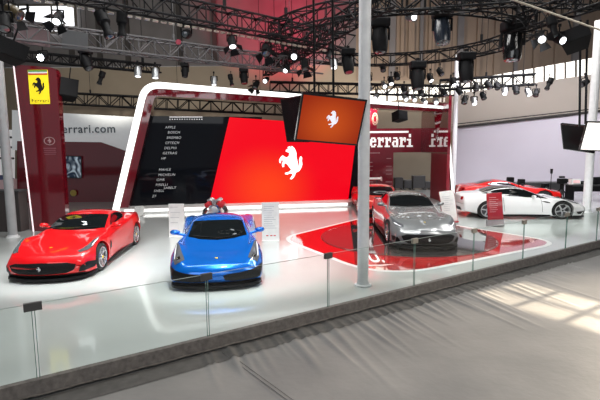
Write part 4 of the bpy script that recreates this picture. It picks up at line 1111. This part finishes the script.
# ------------------------------------------------------------------ lighting rig
def truss(a, b, s, label, group=None, bay=None, r=0.028, name='lighting_truss', m=None, hang=True):
    a = Vector(a); b = Vector(b); d = b-a; L = d.length; bay = bay or s
    t = thing(name, label, 'truss', tuple(a), 0, group)
    m = m or M_BLKMET
    ux = d.normalized(); side = Vector((-ux.y, ux.x, 0)).normalized(); up = side.cross(ux)*-1
    if up.z < 0: up = -up
    O = [side*(s/2*i)+up*(s*j) for i in (-1, 1) for j in (0, 1)]
    for o in O:
        bm = bmesh.new(); bar(bm, o, o+d, r, n=6); obj('chord', bm, m, t)
    for k in (.12, .5, .88) if hang else ():
        p = ux*(L*k)+up*s; bm = bmesh.new(); bar(bm, p, p+Vector((0, 0, 13.55-a.z-p.z)), .012, n=5); bar(bm, p, p+Vector((0, 0, .25)), .05, n=8); obj('hoist_chain', bm, m, t)
    n = max(1, int(L/bay)); bm = bmesh.new()
    for k in range(n):
        p = ux*(L*k/n); q = ux*(L*(k+1)/n)
        for (i, j) in ((0, 1), (2, 3), (0, 2), (1, 3)):
            A, B = (O[i], O[j]) if k % 2 == 0 else (O[j], O[i])
            bar(bm, p+A, q+B, r*.55, n=4, caps=False)
            bar(bm, p+O[i], p+O[j], r*.55, n=4, caps=False)
    obj('lattice', bm, m, t)
    return t
def ring_truss(c, R, s, label, n=40, r=0.03):
    t = thing('ring_truss', label, 'truss', tuple(c))
    def P(k, dr, dz): a = 2*PI*k/n; return Vector(((R+dr)*math.cos(a), (R+dr)*math.sin(a), dz))
    for dr in (-s/2, s/2):
        for dz in (0, s):
            bm = bmesh.new()
            for k in range(n): bar(bm, P(k, dr, dz), P(k+1, dr, dz), r, n=6, caps=False)
            obj('chord', bm, M_BLKMET, t)
    for k in (3, 13, 23, 33):
        bm = bmesh.new(); p = P(k, 0, s); bar(bm, p, (p.x, p.y, 13.55-c[2]), .012, n=5); bar(bm, p, p+Vector((0, 0, .3)), .05, n=8); obj('hoist_chain', bm, M_BLKMET, t)
    bm = bmesh.new()
    for k in range(n):
        for dr in (-s/2, s/2):
            bar(bm, P(k, dr, 0), P(k, dr, s), r*.6, n=4, caps=False); bar(bm, P(k, dr, 0 if k % 2 else s), P(k+1, dr, s if k % 2 else 0), r*.6, n=4, caps=False)
        for dz in (0, s):
            bar(bm, P(k, -s/2, dz), P(k, s/2, dz), r*.6, n=4, caps=False); bar(bm, P(k, -s/2 if k % 2 else s/2, dz), P(k+1, s/2 if k % 2 else -s/2, dz), r*.6, n=4, caps=False)
    obj('lattice', bm, M_BLKMET, t)
    return t
M_BEIGEMET = mat('warm lit aluminium', (.50, .46, .38), .4, metal=.4)
M_HAZY = mat('hazy grey truss', (.075, .072, .075), .6)
truss((-5.7, 9.7, 6.0), (1.75, 16.35, 6.0), .46, 'long black lighting truss crossing the upper left, nearest to the camera', r=.03)
bm = bmesh.new(); a = Vector((-5.7, 9.7, 6.0)); b = Vector((1.75, 16.35, 6.0)); d = (b-a).normalized()
n = 46
for k in range(n):
    p = a+(b-a)*((k+.1)/n); q = a+(b-a)*((k+.75)/n); bar(bm, p+Vector((-.17, .17, -.075)), q+Vector((-.17, .17, -.075)), .034, n=4)
tag(obj('cable_tray', bm, M_BEIGEMET), 'broken pale strip running along the nearest upper left truss', 'cable tray')
truss((-8.7, 11.5, 5.6), (0.8, 19.0, 5.6), .48, 'long grey lighting truss behind the nearest one, upper left', m=M_HAZY, r=.032)
tb = thing('truss_sheet', 'dark grey cloth panel hung on the second truss at upper left', 'banner', (0, 0, 0))
bm = bmesh.new(); P = [at(62, 29, 13.0), at(88, 33.5, 13.4), at(88, 50, 13.4), at(62, 48, 13.0)]
vs = [bm.verts.new(p) for p in P]; bm.faces.new(vs); obj('cloth', bm, mat('dark grey cloth', (.05, .052, .055), .9), tb)
tb = thing('truss_sheet', 'pinkish grey sheet put in as haze at the second truss, far upper left', 'banner', (0, 0, 0))
bm = bmesh.new(); P = [at(14, 24, 12.4), at(50, 31, 13.0), at(50, 47, 13.0), at(14, 42, 12.4)]
vs = [bm.verts.new(p) for p in P]; bm.faces.new(vs); obj('cloth', bm, mat('pinkish grey haze tint', (.13, .09, .095), .9), tb)  # haze put in as a pinkish grey sheet
truss(at(-10, 57, 15), at(160, 73, 18.5), .28, 'thin black truss under the grey one, upper left', m=M_BLKMET, r=.03)
truss((-1.4, 21.2, 5.9), (1.95, 10.8, 5.9), .40, 'black lighting truss running diagonally beside the foreground column, above the hanging screens', r=.03)
truss(at(62, 104, 26.5), at(285, 115, 28.5), .62, 'far black truss glimpsed behind banner and arch', r=.045)
truss(at(270, 92, 24.5), at(452, 96, 25), .5, 'far straight lamp truss above the right half of the arch', r=.04)
truss(at(440, 90, 24.3), at(535, 84.5, 22.8), .48, 'far straight lamp truss before the bright windows at right', r=.04)
truss(at(512, 34, 13.6), at(630, -4, 10.0), .40, 'black truss at the upper right corner, sloping in the picture', r=.028)
truss(at(372, 14, 12.5), at(520, 4, 11.5), .40, 'black truss crossing the top above the silver car', r=.026)
truss(at(440, 2, 13.5), at(620, 8, 13), .42, 'black truss along the very top right edge of the photo', r=.026)
ring_truss((3.2, 16.0, 6.1), 4.0, .42, 'large black circular truss hanging over the silver car')
bm = bmesh.new(); bar(bm, at(505, -3, 9.5), at(606, 32, 9.5), .02, n=8)
tag(obj('support_pipe', bm, M_BEIGEMET), 'thin pale straight pipe slanting across the upper right corner', 'pipe')

# ---- lamps
M_LENS = mat('lit lamp lens', (1, 1, 1), .2, emit=2.6, ecol=(.93, .97, 1.0))
M_LENSOFF = mat('unlit lamp lens', (.05, .06, .07), .08, coat=1)
M_WHITECAN = mat('silver lamp can', (.30, .31, .32), .35, metal=.6)
M_REDGEL = mat('red filter', (.35, .02, .05), .3, emit=.06)
lamp_n = 0
def lamp(px, py, Y, size, aim, kind, label, lit=False, can=None, lens=None, tall=0.55):
    """size: body length in metres; aim: direction the beam goes"""
    Y *= .86; size *= 1.0
    p = at(px, py, Y)
    t = thing({'moving': 'moving_head_light', 'par': 'spotlight', 'fresnel': 'barndoor_light', 'profile': 'profile_spotlight'}[kind], label, 'stage light', tuple(p))
    can = can or M_BLKMET; d = Vector(aim).normalized(); L = size; r = size*(.30 if kind != 'profile' else .17)
    q = d.to_track_quat('Z', 'Y').to_matrix().to_4x4()
    side = d.cross(Vector((0, 0, 1))); side = side.normalized() if side.length > .1 else Vector((1, 0, 0))
    top = Vector((0, 0, L*tall+r))
    bm = bmesh.new()
    for s in (-1, 1): tube(bm, [side*s*r*1.15, side*s*r*1.15+Vector((0, 0, r*1.5))], r*.14, 6)
    tube(bm, [side*-r*1.15+Vector((0, 0, r*1.5)), side*r*1.15+Vector((0, 0, r*1.5))], r*.14, 6)
    bar(bm, (0, 0, r*1.5), top, r*.16, n=6); box(bm, top, (r*.5, r*.5, r*.6)); obj('yoke', bm, M_BLKMET, t)
    bm = bmesh.new()
    if kind == 'moving':
        lathe(bm, [(r*.55, -L*.5), (r*.95, -L*.4), (r*1.05, 0), (r*.95, L*.35), (r*.85, L*.48)], 20, q)
        obj('head', bm, can, t, smooth=True, angle=40); bm = bmesh.new(); box(bm, (0, 0, r*1.5+L*.18), (r*2.4, r*1.8, L*.34), bevel=r*.2); obj('base_box', bm, M_BLKMET, t)
        fl = L*.48; lr = r*.8
    elif kind == 'profile':
        lathe(bm, [(r*1.3, -L*.5), (r*1.35, -L*.1), (r*.9, -L*.02), (r*.85, L*.3), (r*1.1, L*.36), (r*1.1, L*.5)], 18, q); obj('body', bm, can, t, smooth=True, angle=40); fl = L*.5; lr = r*1.05
    else:
        lathe(bm, [(r*.35, -L*.5), (r*.8, -L*.42), (r*.98, -L*.15), (r, L*.4)], 20, q); obj('can', bm, can, t, smooth=True, angle=40); fl = L*.4; lr = r*.95
    bm = bmesh.new(); lathe(bm, [(lr*.8, fl+.002), (lr*.56, fl+.02*L+.002), (.001, fl+.04*L+.002)], 20, q); obj('lens', bm, lens or (M_LENS if lit else M_LENSOFF), t, smooth=True)
    if kind == 'fresnel':
        for k in range(4):
            a = k*PI/2+.4
            bm = bmesh.new(); w0 = r*.7; w1 = r*1.15; ln = r*1.5
            R_ = q @ Matrix.Rotation(a, 4, 'Z')
            vs = [bm.verts.new(R_ @ Vector(v)) for v in ((r, -w0, fl), (r, w0, fl), (r+ln*.75, w1, fl+ln*.65), (r+ln*.75, -w1, fl+ln*.65))]
            bm.faces.new(vs); obj('barn_door', bm, M_BLKMET, t)
    return t
DN = (0, -.2, -1)
lamp(58, 18, 11.5, .34, (.05, -.75, -.75), 'fresnel', 'lit barndoor lamp in front of the bright window, upper left', True, lens=M_LENS)
lamp(14, 12, 10.5, .36, (.75, -.1, -.5), 'fresnel', 'brownish unlit lamp at the top left corner, left of the lit barndoor lamp', False, can=mat('brown lamp housing', (.10, .07, .03), .5))
lamp(4, 22, 10.2, .40, (.2, -.5, -.9), 'par', 'dark lamp cut by the left photo edge, just under the top corner')
lamp(105, 25, 12.4, .62, (.45, -.25, -1), 'profile', 'long tilted black profile lamp under the nearest truss, left of a vertical one', tall=.35)
lamp(122, 25, 13.0, .55, (-.02, -.1, -1), 'profile', 'short vertical black profile lamp under the nearest truss', tall=.35)
lamp(86, 62, 18.0, .55, (.45, -.3, -.8), 'moving', 'dark bulky lamp under the grey truss, right of the totem top')
lamp(101, 78, 20.0, .48, (-.3, -.2, -1), 'profile', 'slim black lamp hanging above the banner wall')
lamp(138, 72, 20.0, .42, DN, 'par', 'lit silver can lamp just left of the arch corner', True, can=M_WHITECAN)
lamp(155.5, 73.5, 20.0, .42, DN, 'par', 'lit silver can lamp directly over the arch corner', True, can=M_WHITECAN)
lamp(186.5, 34, 14.8, .40, (0, -1, -.25), 'moving', 'square black lamp under the nearest truss with red filter beside it', lens=M_LENSOFF)
lamp(232, 42, 15.6, .40, (.2, -.5, -1), 'fresnel', 'lit barndoor lamp under the nearest truss, before the red haze', True)
lamp(266, 50, 16.6, .46, (.1, -.7, -.8), 'fresnel', 'dark barndoor lamp with one hanging flap, before the red haze')
lamp(185, 72, 21.5, .42, (0, -.3, -1), 'moving', 'small dark moving lamp over the arch top edge, left half')
lamp(214, 81, 22.5, .40, DN, 'par', 'lit silver can lamp over the middle of the arch top edge', True, can=M_WHITECAN)
lamp(231, 80, 22.5, .45, (.2, -.2, -1), 'profile', 'slim dark lamp right of a lit can, over the arch top edge')
lamp(244, 78, 22.5, .50, (.1, -.4, -1), 'moving', 'large dark lamp over the arch top edge, above the red screen corner')
lamp(256, 85, 22.0, .40, (-.3, -.6, -.8), 'fresnel', 'dark boxy barndoor lamp low over the arch top edge')
lamp(266, 80, 21.5, .36, (-.25, -1, -.5), 'par', 'small lit lamp low on the diagonal truss, left of the hanging screens', True)
lamp(286.5, 69, 20.0, .36, (-.3, -.8, -.6), 'par', 'lit lamp midway on the diagonal truss, below the brightest one', True)
lamp(294, 56, 18.6, .42, (0, -1, -.35), 'par', 'brightest lit lamp on the diagonal truss', True)
lamp(305, 65, 18.5, .45, (.1, -.5, -1), 'fresnel', 'dark barndoor lamp between the two hanging screen poles, left side')
lamp(330, 52, 17.5, .50, (-.35, -.4, -1), 'profile', 'dark tilted lamp just left of the foreground column, upper one')
lamp(333.5, 64, 17.0, .36, (.1, -.5, -1), 'par', 'lit silver lamp left of the foreground column, between the screen poles', True, can=M_WHITECAN)
lamp(348, 64, 16.5, .55, (.1, -.3, -1), 'moving', 'big dark lamp with a red glow right beside the foreground column', lens=M_REDGEL)
lamp(380, 40, 15.5, .72, (0, -.15, -1), 'moving', 'large black moving head right of the foreground column')
lamp(442, 31, 15.0, .72, (0, -.3, -1), 'moving', 'large black moving head above the thin pale column', can=mat('blue black housing', (.02, .027, .04), .25, coat=.5))
lamp(512.5, 46, 15.8, .85, (-.05, -.12, -1), 'moving', 'tall black moving head where trusses meet, upper right', can=M_GLOSSBLACK)
lamp(466, 71, 18.5, .75, (.05, -.2, -1), 'moving', 'large black moving head low over the right end of the arch')
lamp(417.5, 79, 18.5, .72, (0, -.2, -1), 'moving', 'large black moving head low over the red pavilion')
lamp(411, 17, 14.6, .36, (.4, -1, -.3), 'par', 'lit white lamp high in the ring truss, right of the foreground column', True, can=M_WHITECAN)
lamp(541, 38, 13.0, .36, (-.3, -1, -.5), 'fresnel', 'lit barndoor lamp at upper right, left one of the bright pair', True)
lamp(559, 39, 13.0, .36, (.2, -1, -.5), 'par', 'lit lamp at upper right, right one of the bright pair', True)
lamp(553, 27, 13.0, .50, (.1, -.4, -1), 'profile', 'dark profile lamp at upper right, above the bright pair')
lamp(549, 84, 22.0, .50, (-.5, -.3, -.9), 'profile', 'single black lamp hanging alone before the beige bulkhead')
lamp(584.5, 83, 19.0, .36, (-1, -.3, -.5), 'par', 'small black lamp on the hanging screen poles at far right')
lamp(43, 57, 16.5, .40, (.02, -1, -.28), 'par', 'dazzling lit lamp just above the red totem', True, lens=mat('dazzling lens', (1, 1, 1), .2, emit=26, ecol=(.9, .96, 1)))
for k, (px, py, lit) in enumerate(((391, 81, 1), (430, 78, 1), (453, 82, 1), (476, 87, 0), (488, 85, 0), (505, 91, 1), (516, 90, 0), (528, 92, 1), (464.5, 100, 0), (474, 101, 1))):
    lb = ['lit lamp left of the low moving head over the pavilion', 'lit lamp right of the low moving head over the pavilion', 'lit lamp left of the moving head at the arch end', 'dark lamp right of the moving head at the arch end',
          'dark lamp amid the bright windows, fourth from the right truss end', 'silver-lensed lamp at the right truss end, left of three', 'black lamp at the right truss end, middle of three', 'silver-lensed lamp at the right truss end, right of three',
          'small dark lamp beside the thin pale column top', 'small lit lamp right of the thin pale column top'][k]
    lamp(px, py, 24.0, .42, (random.uniform(-.4, .4), -.6, -.9), 'par', lb, bool(lit), can=M_WHITECAN if lit and k > 4 else None)
for k, (px, py) in enumerate(((376, 97), (384, 85), (405, 98), (414, 98.5), (424, 101), (436, 101), (369, 87))):
    lamp(px, py, 24.5, .38, (random.uniform(-.5, .5), -1, -.7), 'par', 'lit silver lamp in the row over the pavilion, ' + ['left of the low row', 'left and higher one', 'left of a close pair', 'right of a close pair', 'right of the close pair', 'rightmost in the row', 'dim one beside the foreground column'][k], k != 6, can=M_WHITECAN)
for px, py in ((369, 77), (397, 76), (383, 68), (444, 93), (459, 91), (497, 86), (483, 96), (536, 93), (421, 92), (404, 90), (440, 72)):
    q = lamp(px, py, 24.2, .40, (random.uniform(-.5, .5), -.7, -.9), 'par', 'small dark lamp crowding the far straight trusses over the right side')
    q['group'] = 'dark lamps crowding the far trusses'
# red filter hanging next to the square lamp
p = at(178.5, 42, 12.7); bm = bmesh.new(); lathe(bm, [(.07, 0), (.07, .012)], 20, frameM(p, (1, 0, 0), (0, 0, 1)))
tag(obj('colour_filter', bm, M_REDGEL), 'small round red filter left of the square black lamp', 'filter')
# loudspeakers hung in the rig
def speaker(px, py, Y, wd, hg, rot, label):
    Y *= .87; p = at(px, py, Y); t = thing('loudspeaker', label, 'loudspeaker', tuple(p)); t.rotation_euler = rot
    bm = bmesh.new(); prism(bm, [(-wd/2, -.28), (wd/2, -.28), (wd*.36, .28), (-wd*.36, .28)], hg, Matrix.Translation((0, 0, -hg/2))); obj('cabinet', bm, M_BLKMET, t)
    bm = bmesh.new(); box(bm, (0, -.29, 0), (wd*.94, .02, hg*.94)); obj('front_grille', bm, M_MESH, t)
    bm = bmesh.new(); bar(bm, (0, 0, hg/2), (0, 0, hg/2+.5), .02, n=6); obj('hanging_bracket', bm, M_BLKMET, t)
speaker(68.5, 90, 18.5, .55, .62, (-.25, .15, .5), 'black loudspeaker hanging right of the totem top')
speaker(10, 52, 11.5, .55, .34, (-.1, .35, .7), 'dark loudspeaker at the left edge, above the totem')
speaker(399, 116.5, 25.2, .55, .42, (-.2, .1, .5), 'black loudspeaker in the window of the red pavilion')
speaker(575, 40, 13.0, .62, .34, (-.35, -.3, -.5), 'black loudspeaker at upper right beside the bright lamps')
# hanging poles + screens, centre
def pole(px, py0, py1, Y, r, label, group):
    Y *= .85; r *= .95; a = at(px[0], py0, Y); b = at(px[1], py1, Y); bm = bmesh.new(); bar(bm, a, b, r, n=10)
    tag(obj('hanging_pole', bm, M_BLKMET), label, 'pole', group)
pole((313.5, 314.5), -6, 96, 10.45, .024, 'left black pole carrying the hanging orange screen', 'poles of the central screens')
pole((332.5, 333.5), -6, 96, 10.45, .024, 'right black pole carrying the hanging orange screen', 'poles of the central screens')
def tv(tl, tr, bl, label, mface, horse=False, bez=.035, thick=.06):
    TLv, TRv, BLv = Vector(tl), Vector(tr), Vector(bl)
    ux = TRv-TLv; W_ = ux.length; ux.normalize(); uy = TLv-BLv; uy = (uy-ux*uy.dot(ux)); H_ = uy.length; uy.normalize(); uz = ux.cross(uy)
    c = (TRv+BLv)/2
    t = thing('hanging_screen', label, 'screen', tuple(c)); Mx = frameM((0, 0, 0), ux, uy)
    bm = bmesh.new(); q = bmesh.ops.create_cube(bm, size=1); bmesh.ops.transform(bm, matrix=Mx @ Matrix.Translation((0, 0, -thick/2)) @ Matrix.Diagonal((W_, H_, thick, 1)), verts=q['verts'])
    q = bmesh.ops.create_cube(bm, size=1); bmesh.ops.transform(bm, matrix=Mx @ Matrix.Translation((0, 0, -thick-.03)) @ Matrix.Diagonal((W_*.5, H_*.5, .06, 1)), verts=q['verts'])
    obj('casing', bm, M_GLOSSBLACK, t)
    bm = bmesh.new(); q = bmesh.ops.create_cube(bm, size=1); bmesh.ops.transform(bm, matrix=Mx @ Matrix.Translation((0, 0, .002)) @ Matrix.Diagonal((W_-2*bez, H_-2*bez, .006, 1)), verts=q['verts'])
    f = obj('display', bm, mface, t)
    if horse:
        bm = bmesh.new(); prism(bm, horse_poly(H_*.36), .003, Mx @ Matrix.Translation((.02, .02, .006))); obj('rearing_horse', bm, mat('pale lilac screen glow', (.75, .75, .85), .4, emit=.75), f)
    return t
M_ORANGE = screen_mat('orange screen', (.60, .085, .012), (.30, .022, .006), .95, (0, -.15, -.1), (.9, .9, .75))
tv(at(303, 92.5, 8.55), at(368, 100, 8.9), at(294, 140.5, 8.78), 'hanging orange screen with pale rearing horse, left of the foreground column', M_ORANGE, True)
M_OFFSCR = mat('switched off screen', (.008, .008, .009), .12, spec=.15)
tv(at(280, 99, 10.0), at(301.5, 95, 9.1), at(287, 142, 10.05), 'dark hanging screen seen nearly edge-on, back to back with the orange one', M_OFFSCR)
# right-hand pair
pole((580.5, 579.5), 20, 127, 17.2, .035, 'left black pole carrying the far right screens', 'poles of the right screens')
pole((587.5, 585.5), 20, 124, 17.2, .035, 'right black pole carrying the far right screens', 'poles of the right screens')
tv(at(588.5, 121.5, 14.4), at(622, 122.5, 14.3), at(577.5, 150.5, 14.7), 'hanging screen with washed out white picture at the far right', mat('white screen picture', (.9, .87, .83), .3, emit=.50, ecol=(1, .95, .90)))
tv(at(557.5, 123.5, 15.6), at(588, 126.5, 14.7), at(566, 149.5, 15.7), 'dark hanging screen turned away, left of the white screen at far right', M_OFFSCR, thick=.08)
# ------------------------------------------------------------------ cars
def center_from_front(front, L, rz):
    """ground point under the nose -> car centre; nose points along local -y"""
    d = Vector((-math.sin(rz)*-1, math.cos(rz)*-1, 0)); d = Vector((math.sin(rz), -math.cos(rz), 0))
    return (front[0]-d.x*L/2, front[1]-d.y*L/2, front[2] if len(front) > 2 else 0)
s1 = gt_spec()
car(s1, 'sports_car', 'red two-door coupe with its wide dark grille towards the camera, at the left', 'car', (-5.60, 11.9, 0), 0.06)
s2 = mid_spec(); s2['zs'] = .96
c2 = center_from_front((-1.68, 9.05), s2['L'], 0.145)
car(s2, 'sports_car', 'metallic blue low berlinetta facing the camera, centre left', 'car', c2, 0.145)
s3 = brake_spec()
car(s3, 'sports_car', 'silver grey shooting brake parked on the red floor area', 'car', (3.47, 14.60, 0.0225), -0.03)
s4 = roadster_spec(); s4['rim'] = mat('graphite alloy', (.62, .63, .64), .3, metal=.8); s4['style'] = 'single'; s4['cap'] = M_BLACK; s4['R'] = .36
car(s4, 'sports_car', 'white convertible coupe with black roof seen from its right side, at the right', 'car', (8.48, 18.1, 0), PI/2-.09)
s5 = gt_spec(); s5['paint'] = P_REDD; s5['rim'] = M_RIMDARK; s5['zs'] = .86
car(s5, 'sports_car', 'red coupe half hidden behind the white car', 'car', (9.95, 22.3, 0), PI/2-.05)
s6 = mid_spec(); s6['paint'] = P_REDD; s6['mirm'] = P_REDD
root6, bvh6, Y6 = car(s6, 'racing_car', 'red racing car with white rear wing, half hidden behind the silver car', 'car', (3.32, 20.1, 0.0), -0.03)
bm = bmesh.new(); box(bm, (0, 2.15, 1.30), (1.0, .30, .05), Euler((.15, 0, 0)), bevel=.015)
for s in (-1, 1): box(bm, (s*.51, 2.15, 1.28), (.03, .38, .22), bevel=.01)
obj('rear_wing', bm, M_WHITE, root6)
for s in (-1, 1):
    bm = bmesh.new(); box(bm, (s*.3, 2.12, 1.1), (.03, .12, .4)); obj('wing_strut', bm, M_BLACK, root6)

# ------------------------------------------------------------------ right background gear
gearY = 24.6
def desk(px0, px1, Y, h, label):
    a = at(px0, 190, Y).x; b = at(px1, 190, Y).x
    t = thing('control_desk', label, 'desk', ((a+b)/2, Y, 0)); wd = b-a
    bm = bmesh.new(); box(bm, (0, 0, h), (wd, .8, .06), bevel=.01); obj('worktop', bm, M_DKGREY, t)
    bm = bmesh.new(); box(bm, (0, -.38, h-.16), (wd*.98, .03, .26)); obj('front_panel', bm, M_BLKMET, t)
    for s in (-1, 1):
        bm = bmesh.new(); box(bm, (s*(wd/2-.03), 0, h/2-.015), (.05, .7, h-.03)); obj('leg', bm, M_BLKMET, t)
desk(569, 608, 22.2, .80, 'long black control desk behind the white car nose, at the right')
for k, (px, w_, h_, lb) in enumerate(((574, .42, .26, 'white laptop-like box with lit face on the control desk'), (584, .6, .16, 'flat black mixer on the control desk'), (597, .5, .34, 'black monitor on the control desk at the right edge'))):
    q = at(px, 190, 22.1); t = thing(['lit_console', 'mixing_console', 'desk_monitor'][k], lb, 'equipment', (q.x, 22.1, .83))
    bm = bmesh.new(); box(bm, (0, 0, h_/2), (w_, .3, h_), Euler((-.1, 0, 0)), bevel=.015); obj('housing', bm, M_BLKMET if k else M_WHITE, t)
    bm = bmesh.new(); box(bm, (0, -.165, h_*.55), (w_*.7, .01, h_*.5), Euler((-.1, 0, 0))); obj('panel', bm, [mat('pinkish lit panel', (.8, .5, .5), .4, emit=.3), M_DKGREY, M_OFFSCR][k], t)
q = at(562, 183, 23.2); t = thing('tripod_camera', 'black video camera on a tripod behind the white car nose', 'camera', (q.x, 23.2, 0)); hz = at(562, 181, 23.2).z
bm = bmesh.new(); box(bm, (0, 0, hz), (.42, .26, .26), bevel=.03); obj('camera_body', bm, M_BLACK, t)
bm = bmesh.new(); bar(bm, (.2, 0, hz+.02), (.5, 0, hz+.02), .08, .10, n=16); obj('lens', bm, M_BLACK, t)
bm = bmesh.new(); box(bm, (-.02, 0, hz+.2), (.26, .12, .09), bevel=.02); obj('viewfinder', bm, M_BLACK, t)
bm = bmesh.new(); bar(bm, (0, 0, hz-.13), (0, 0, hz-.4), .09, n=12); obj('tripod_head', bm, M_BLACK, t)
for k in range(3):
    a = k*2*PI/3+.3; bm = bmesh.new(); bar(bm, (0, 0, hz-.35), (.5*math.cos(a), .5*math.sin(a), 0.01), .03, n=8); obj('leg', bm, M_BLACK, t)
q = at(550.5, 190, 23.5); t = thing('microphone_stand', 'thin black microphone stand behind the white car bonnet', 'microphone stand', (q.x, 23.5, 0)); hz = at(550.5, 172, 23.5).z
bm = bmesh.new(); bar(bm, (0, 0, 0.02), (0, 0, hz), .018, n=8); obj('pole', bm, M_BLACK, t)
bm = bmesh.new(); bar(bm, (0, 0, hz-.08), (0, 0, hz+.16), .055, .07, n=12); obj('microphone', bm, M_BLACK, t)
bm = bmesh.new(); lathe(bm, [(.22, 0), (.22, .02), (.03, .04)], 20); obj('base', bm, M_BLACK, t)
for k, (px, py, h_, lb) in enumerate(((510, 186, .40, 'small black loudspeaker above the white car roof, left of two'), (521, 187, .36, 'small black loudspeaker above the white car roof, right of two'), (545, 190, .3, 'round black loudspeaker left of the microphone stand'))):
    Yk = 24.0; q = at(px, py, Yk); t = thing('speaker_box', lb, 'loudspeaker', (q.x, Yk, 0)); z = q.z
    bm = bmesh.new(); box(bm, (0, 0, z+h_*.4), (.30, .28, h_*1.5), bevel=.03); obj('cabinet', bm, M_BLACK, t)
    bm = bmesh.new(); lathe(bm, [(.10, 0), (.10, .02), (.03, .0)], 16, frameM((0, -.15, z+h_*.3), (1, 0, 0), (0, 0, 1))); obj('driver_cone', bm, M_DKGREY, t)
    bm = bmesh.new(); bar(bm, (0, 0, 0), (0, 0, z), .03, n=8); box(bm, (0, 0, .015), (.4, .4, .03)); obj('stand', bm, M_BLACK, t)
t = thing('flight_cases', 'row of low black flight cases behind the white car', 'case', tuple(Vector((at(537, 190, 24.8).x, 24.8, 0))))
bm = bmesh.new(); box(bm, (0, 0, .38), (2.6, .6, .7), bevel=.02); obj('shell', bm, M_DKGREY, t)
bm = bmesh.new()
for z in (.05, .70): box(bm, (0, -.30, z), (2.62, .03, .04))
obj('edge_profile', bm, mat('case trim', (.25, .25, .26), .35, metal=.7), t)

# ------------------------------------------------------------------ light
def area(loc, tgt, sx, sy, e, col=(1, 1, 1)):
    l = bpy.data.lights.new('soft light', 'AREA'); l.shape = 'RECTANGLE'; l.size = sx; l.size_y = sy; l.energy = e; l.color = col
    o = bpy.data.objects.new('soft_light', l); C.objects.link(o); o.location = loc
    o.rotation_euler = (Vector(tgt)-Vector(loc)).to_track_quat('-Z', 'Y').to_euler(); return o
def spot(loc, tgt, e, ang, col=(1, 1, 1), blend=.5, r=.18):
    l = bpy.data.lights.new('spot', 'SPOT'); l.energy = e; l.spot_size = math.radians(ang); l.spot_blend = blend; l.color = col; l.shadow_soft_size = r
    o = bpy.data.objects.new('spot_light', l); C.objects.link(o); o.location = loc
    o.rotation_euler = (Vector(tgt)-Vector(loc)).to_track_quat('-Z', 'Y').to_euler(); return o
# stage wash from the rig overhead
area((-5.2, 11.5, 10.0), (-5.2, 11.5, 0), 4, 5, 490, (1, .99, .97))
area((-0.8, 11.0, 10.0), (-0.8, 11.0, 0), 4, 5, 490, (1, .99, .97))
area((4.2, 14.5, 10.0), (4.2, 14.5, 0), 5, 4, 490, (1, .99, .97))
area((9.5, 18.0, 10.0), (9.5, 18.0, 0), 4, 4, 620, (1, .98, .95))
for (lx, ly, lz, tx, ty_, e) in ((-6.5, 8.5, 5.6, -5.4, 11.0, 1000), (-3.2, 9.2, 5.6, -5.2, 11, 500), (-1.2, 7.8, 5.6, -1.8, 10.5, 900), (1.0, 12.5, 5.6, -1.5, 10.7, 500),
                               (2.2, 9.2, 5.8, 3.2, 13.0, 420), (5.5, 10.5, 5.8, 3.7, 13.5, 300), (8.0, 11.5, 6.0, 8.4, 18.0, 900), (-1.5, 17.0, 5.7, -2.0, 19.5, 350)):
    spot((lx, ly, lz), (tx, ty_, .6), e, 55)
area((10.5, 20, 7.0), (11.0, 27.0, 2.0), 4, 1.5, 520, (.95, .93, 1.0))          # lilac backdrop wash
spot((0.5, 22, 6.0), (-1.2, 31.9, 11.5), 10500, 56, (1.0, .045, .11), blend=1.0)   # red haze at the back
spot((-9, 20, 6.2), (-10.0, 32, 7.5), 1500, 80, (1, .95, .85))
spot((3.0, 25, 5.0), (5.0, 32, 6.0), 1700, 90, (1, .88, .75))
spot((4.2, 22.6, 5.0), (5.0, 26.5, 2.2), 300, 90, (1, .9, .9))
# added fill lights out of view: frontal over stage, overhead on the hall floor
area((-3, -7, 7.5), (1, 14, 2.0), 14, 5, 560, (.96, .98, 1.0))
area((9, 4.5, 9), (6.5, 8, 0), 5, 4, 490, (1, .97, .92))

# added off-view gobo and warm spot: shape the window-light patches on the hall floor
pc = Vector((4.85, 8.55, FZ)); el = math.radians(25)
sdir = (ED*math.cos(el)); sdir = Vector((sdir.x, sdir.y, math.sin(el)))
def spot_gobo():
    c = pc+sdir*15.5; ux = Vector((EN.x, EN.y, 0)); uy = Vector((0, 0, 1))
    root = bpy.data.objects.new('window_5', None); C.objects.link(root); root.location = c; struct(root)
    M_ = frameM((0, 0, 0), ux, uy); bm = bmesh.new()
    def rb(x0, x1, y0, y1):
        q = bmesh.ops.create_cube(bm, size=1); bmesh.ops.transform(bm, matrix=M_ @ Matrix.Translation(((x0+x1)/2, (y0+y1)/2, 0)) @ Matrix.Diagonal((x1-x0, y1-y0, .04, 1)), verts=q['verts'])
    xs = [-.62, -.24, -.18, .20, .27, .66]; ys = [-.21, -.03, 0.0, .16]
    rb(-3, xs[0], -2.4, 2.4); rb(xs[5], 3, -2.4, 2.4); rb(xs[0], xs[5], -2.4, ys[0]); rb(xs[0], xs[5], ys[3], 2.4)
    rb(xs[1], xs[2], ys[0], ys[3]); rb(xs[3], xs[4], ys[0], ys[3]); rb(xs[0], xs[5], ys[1], ys[2])
    obj('window_frame', bm, M_FRAMEW, root)  # bars and surround of the added gobo
spot_gobo()
spot(pc+sdir*30, pc, 170000, 9, (1, .84, .62), blend=.2, r=.06)
spot(pc+sdir*13+Vector((0, 0, -1.2)), (3.0, 6.0, -.2), 14000, 30, (1, .86, .68), blend=1.0, r=.2)  # added warm spot in front of the gobo, grazing the floor ripples
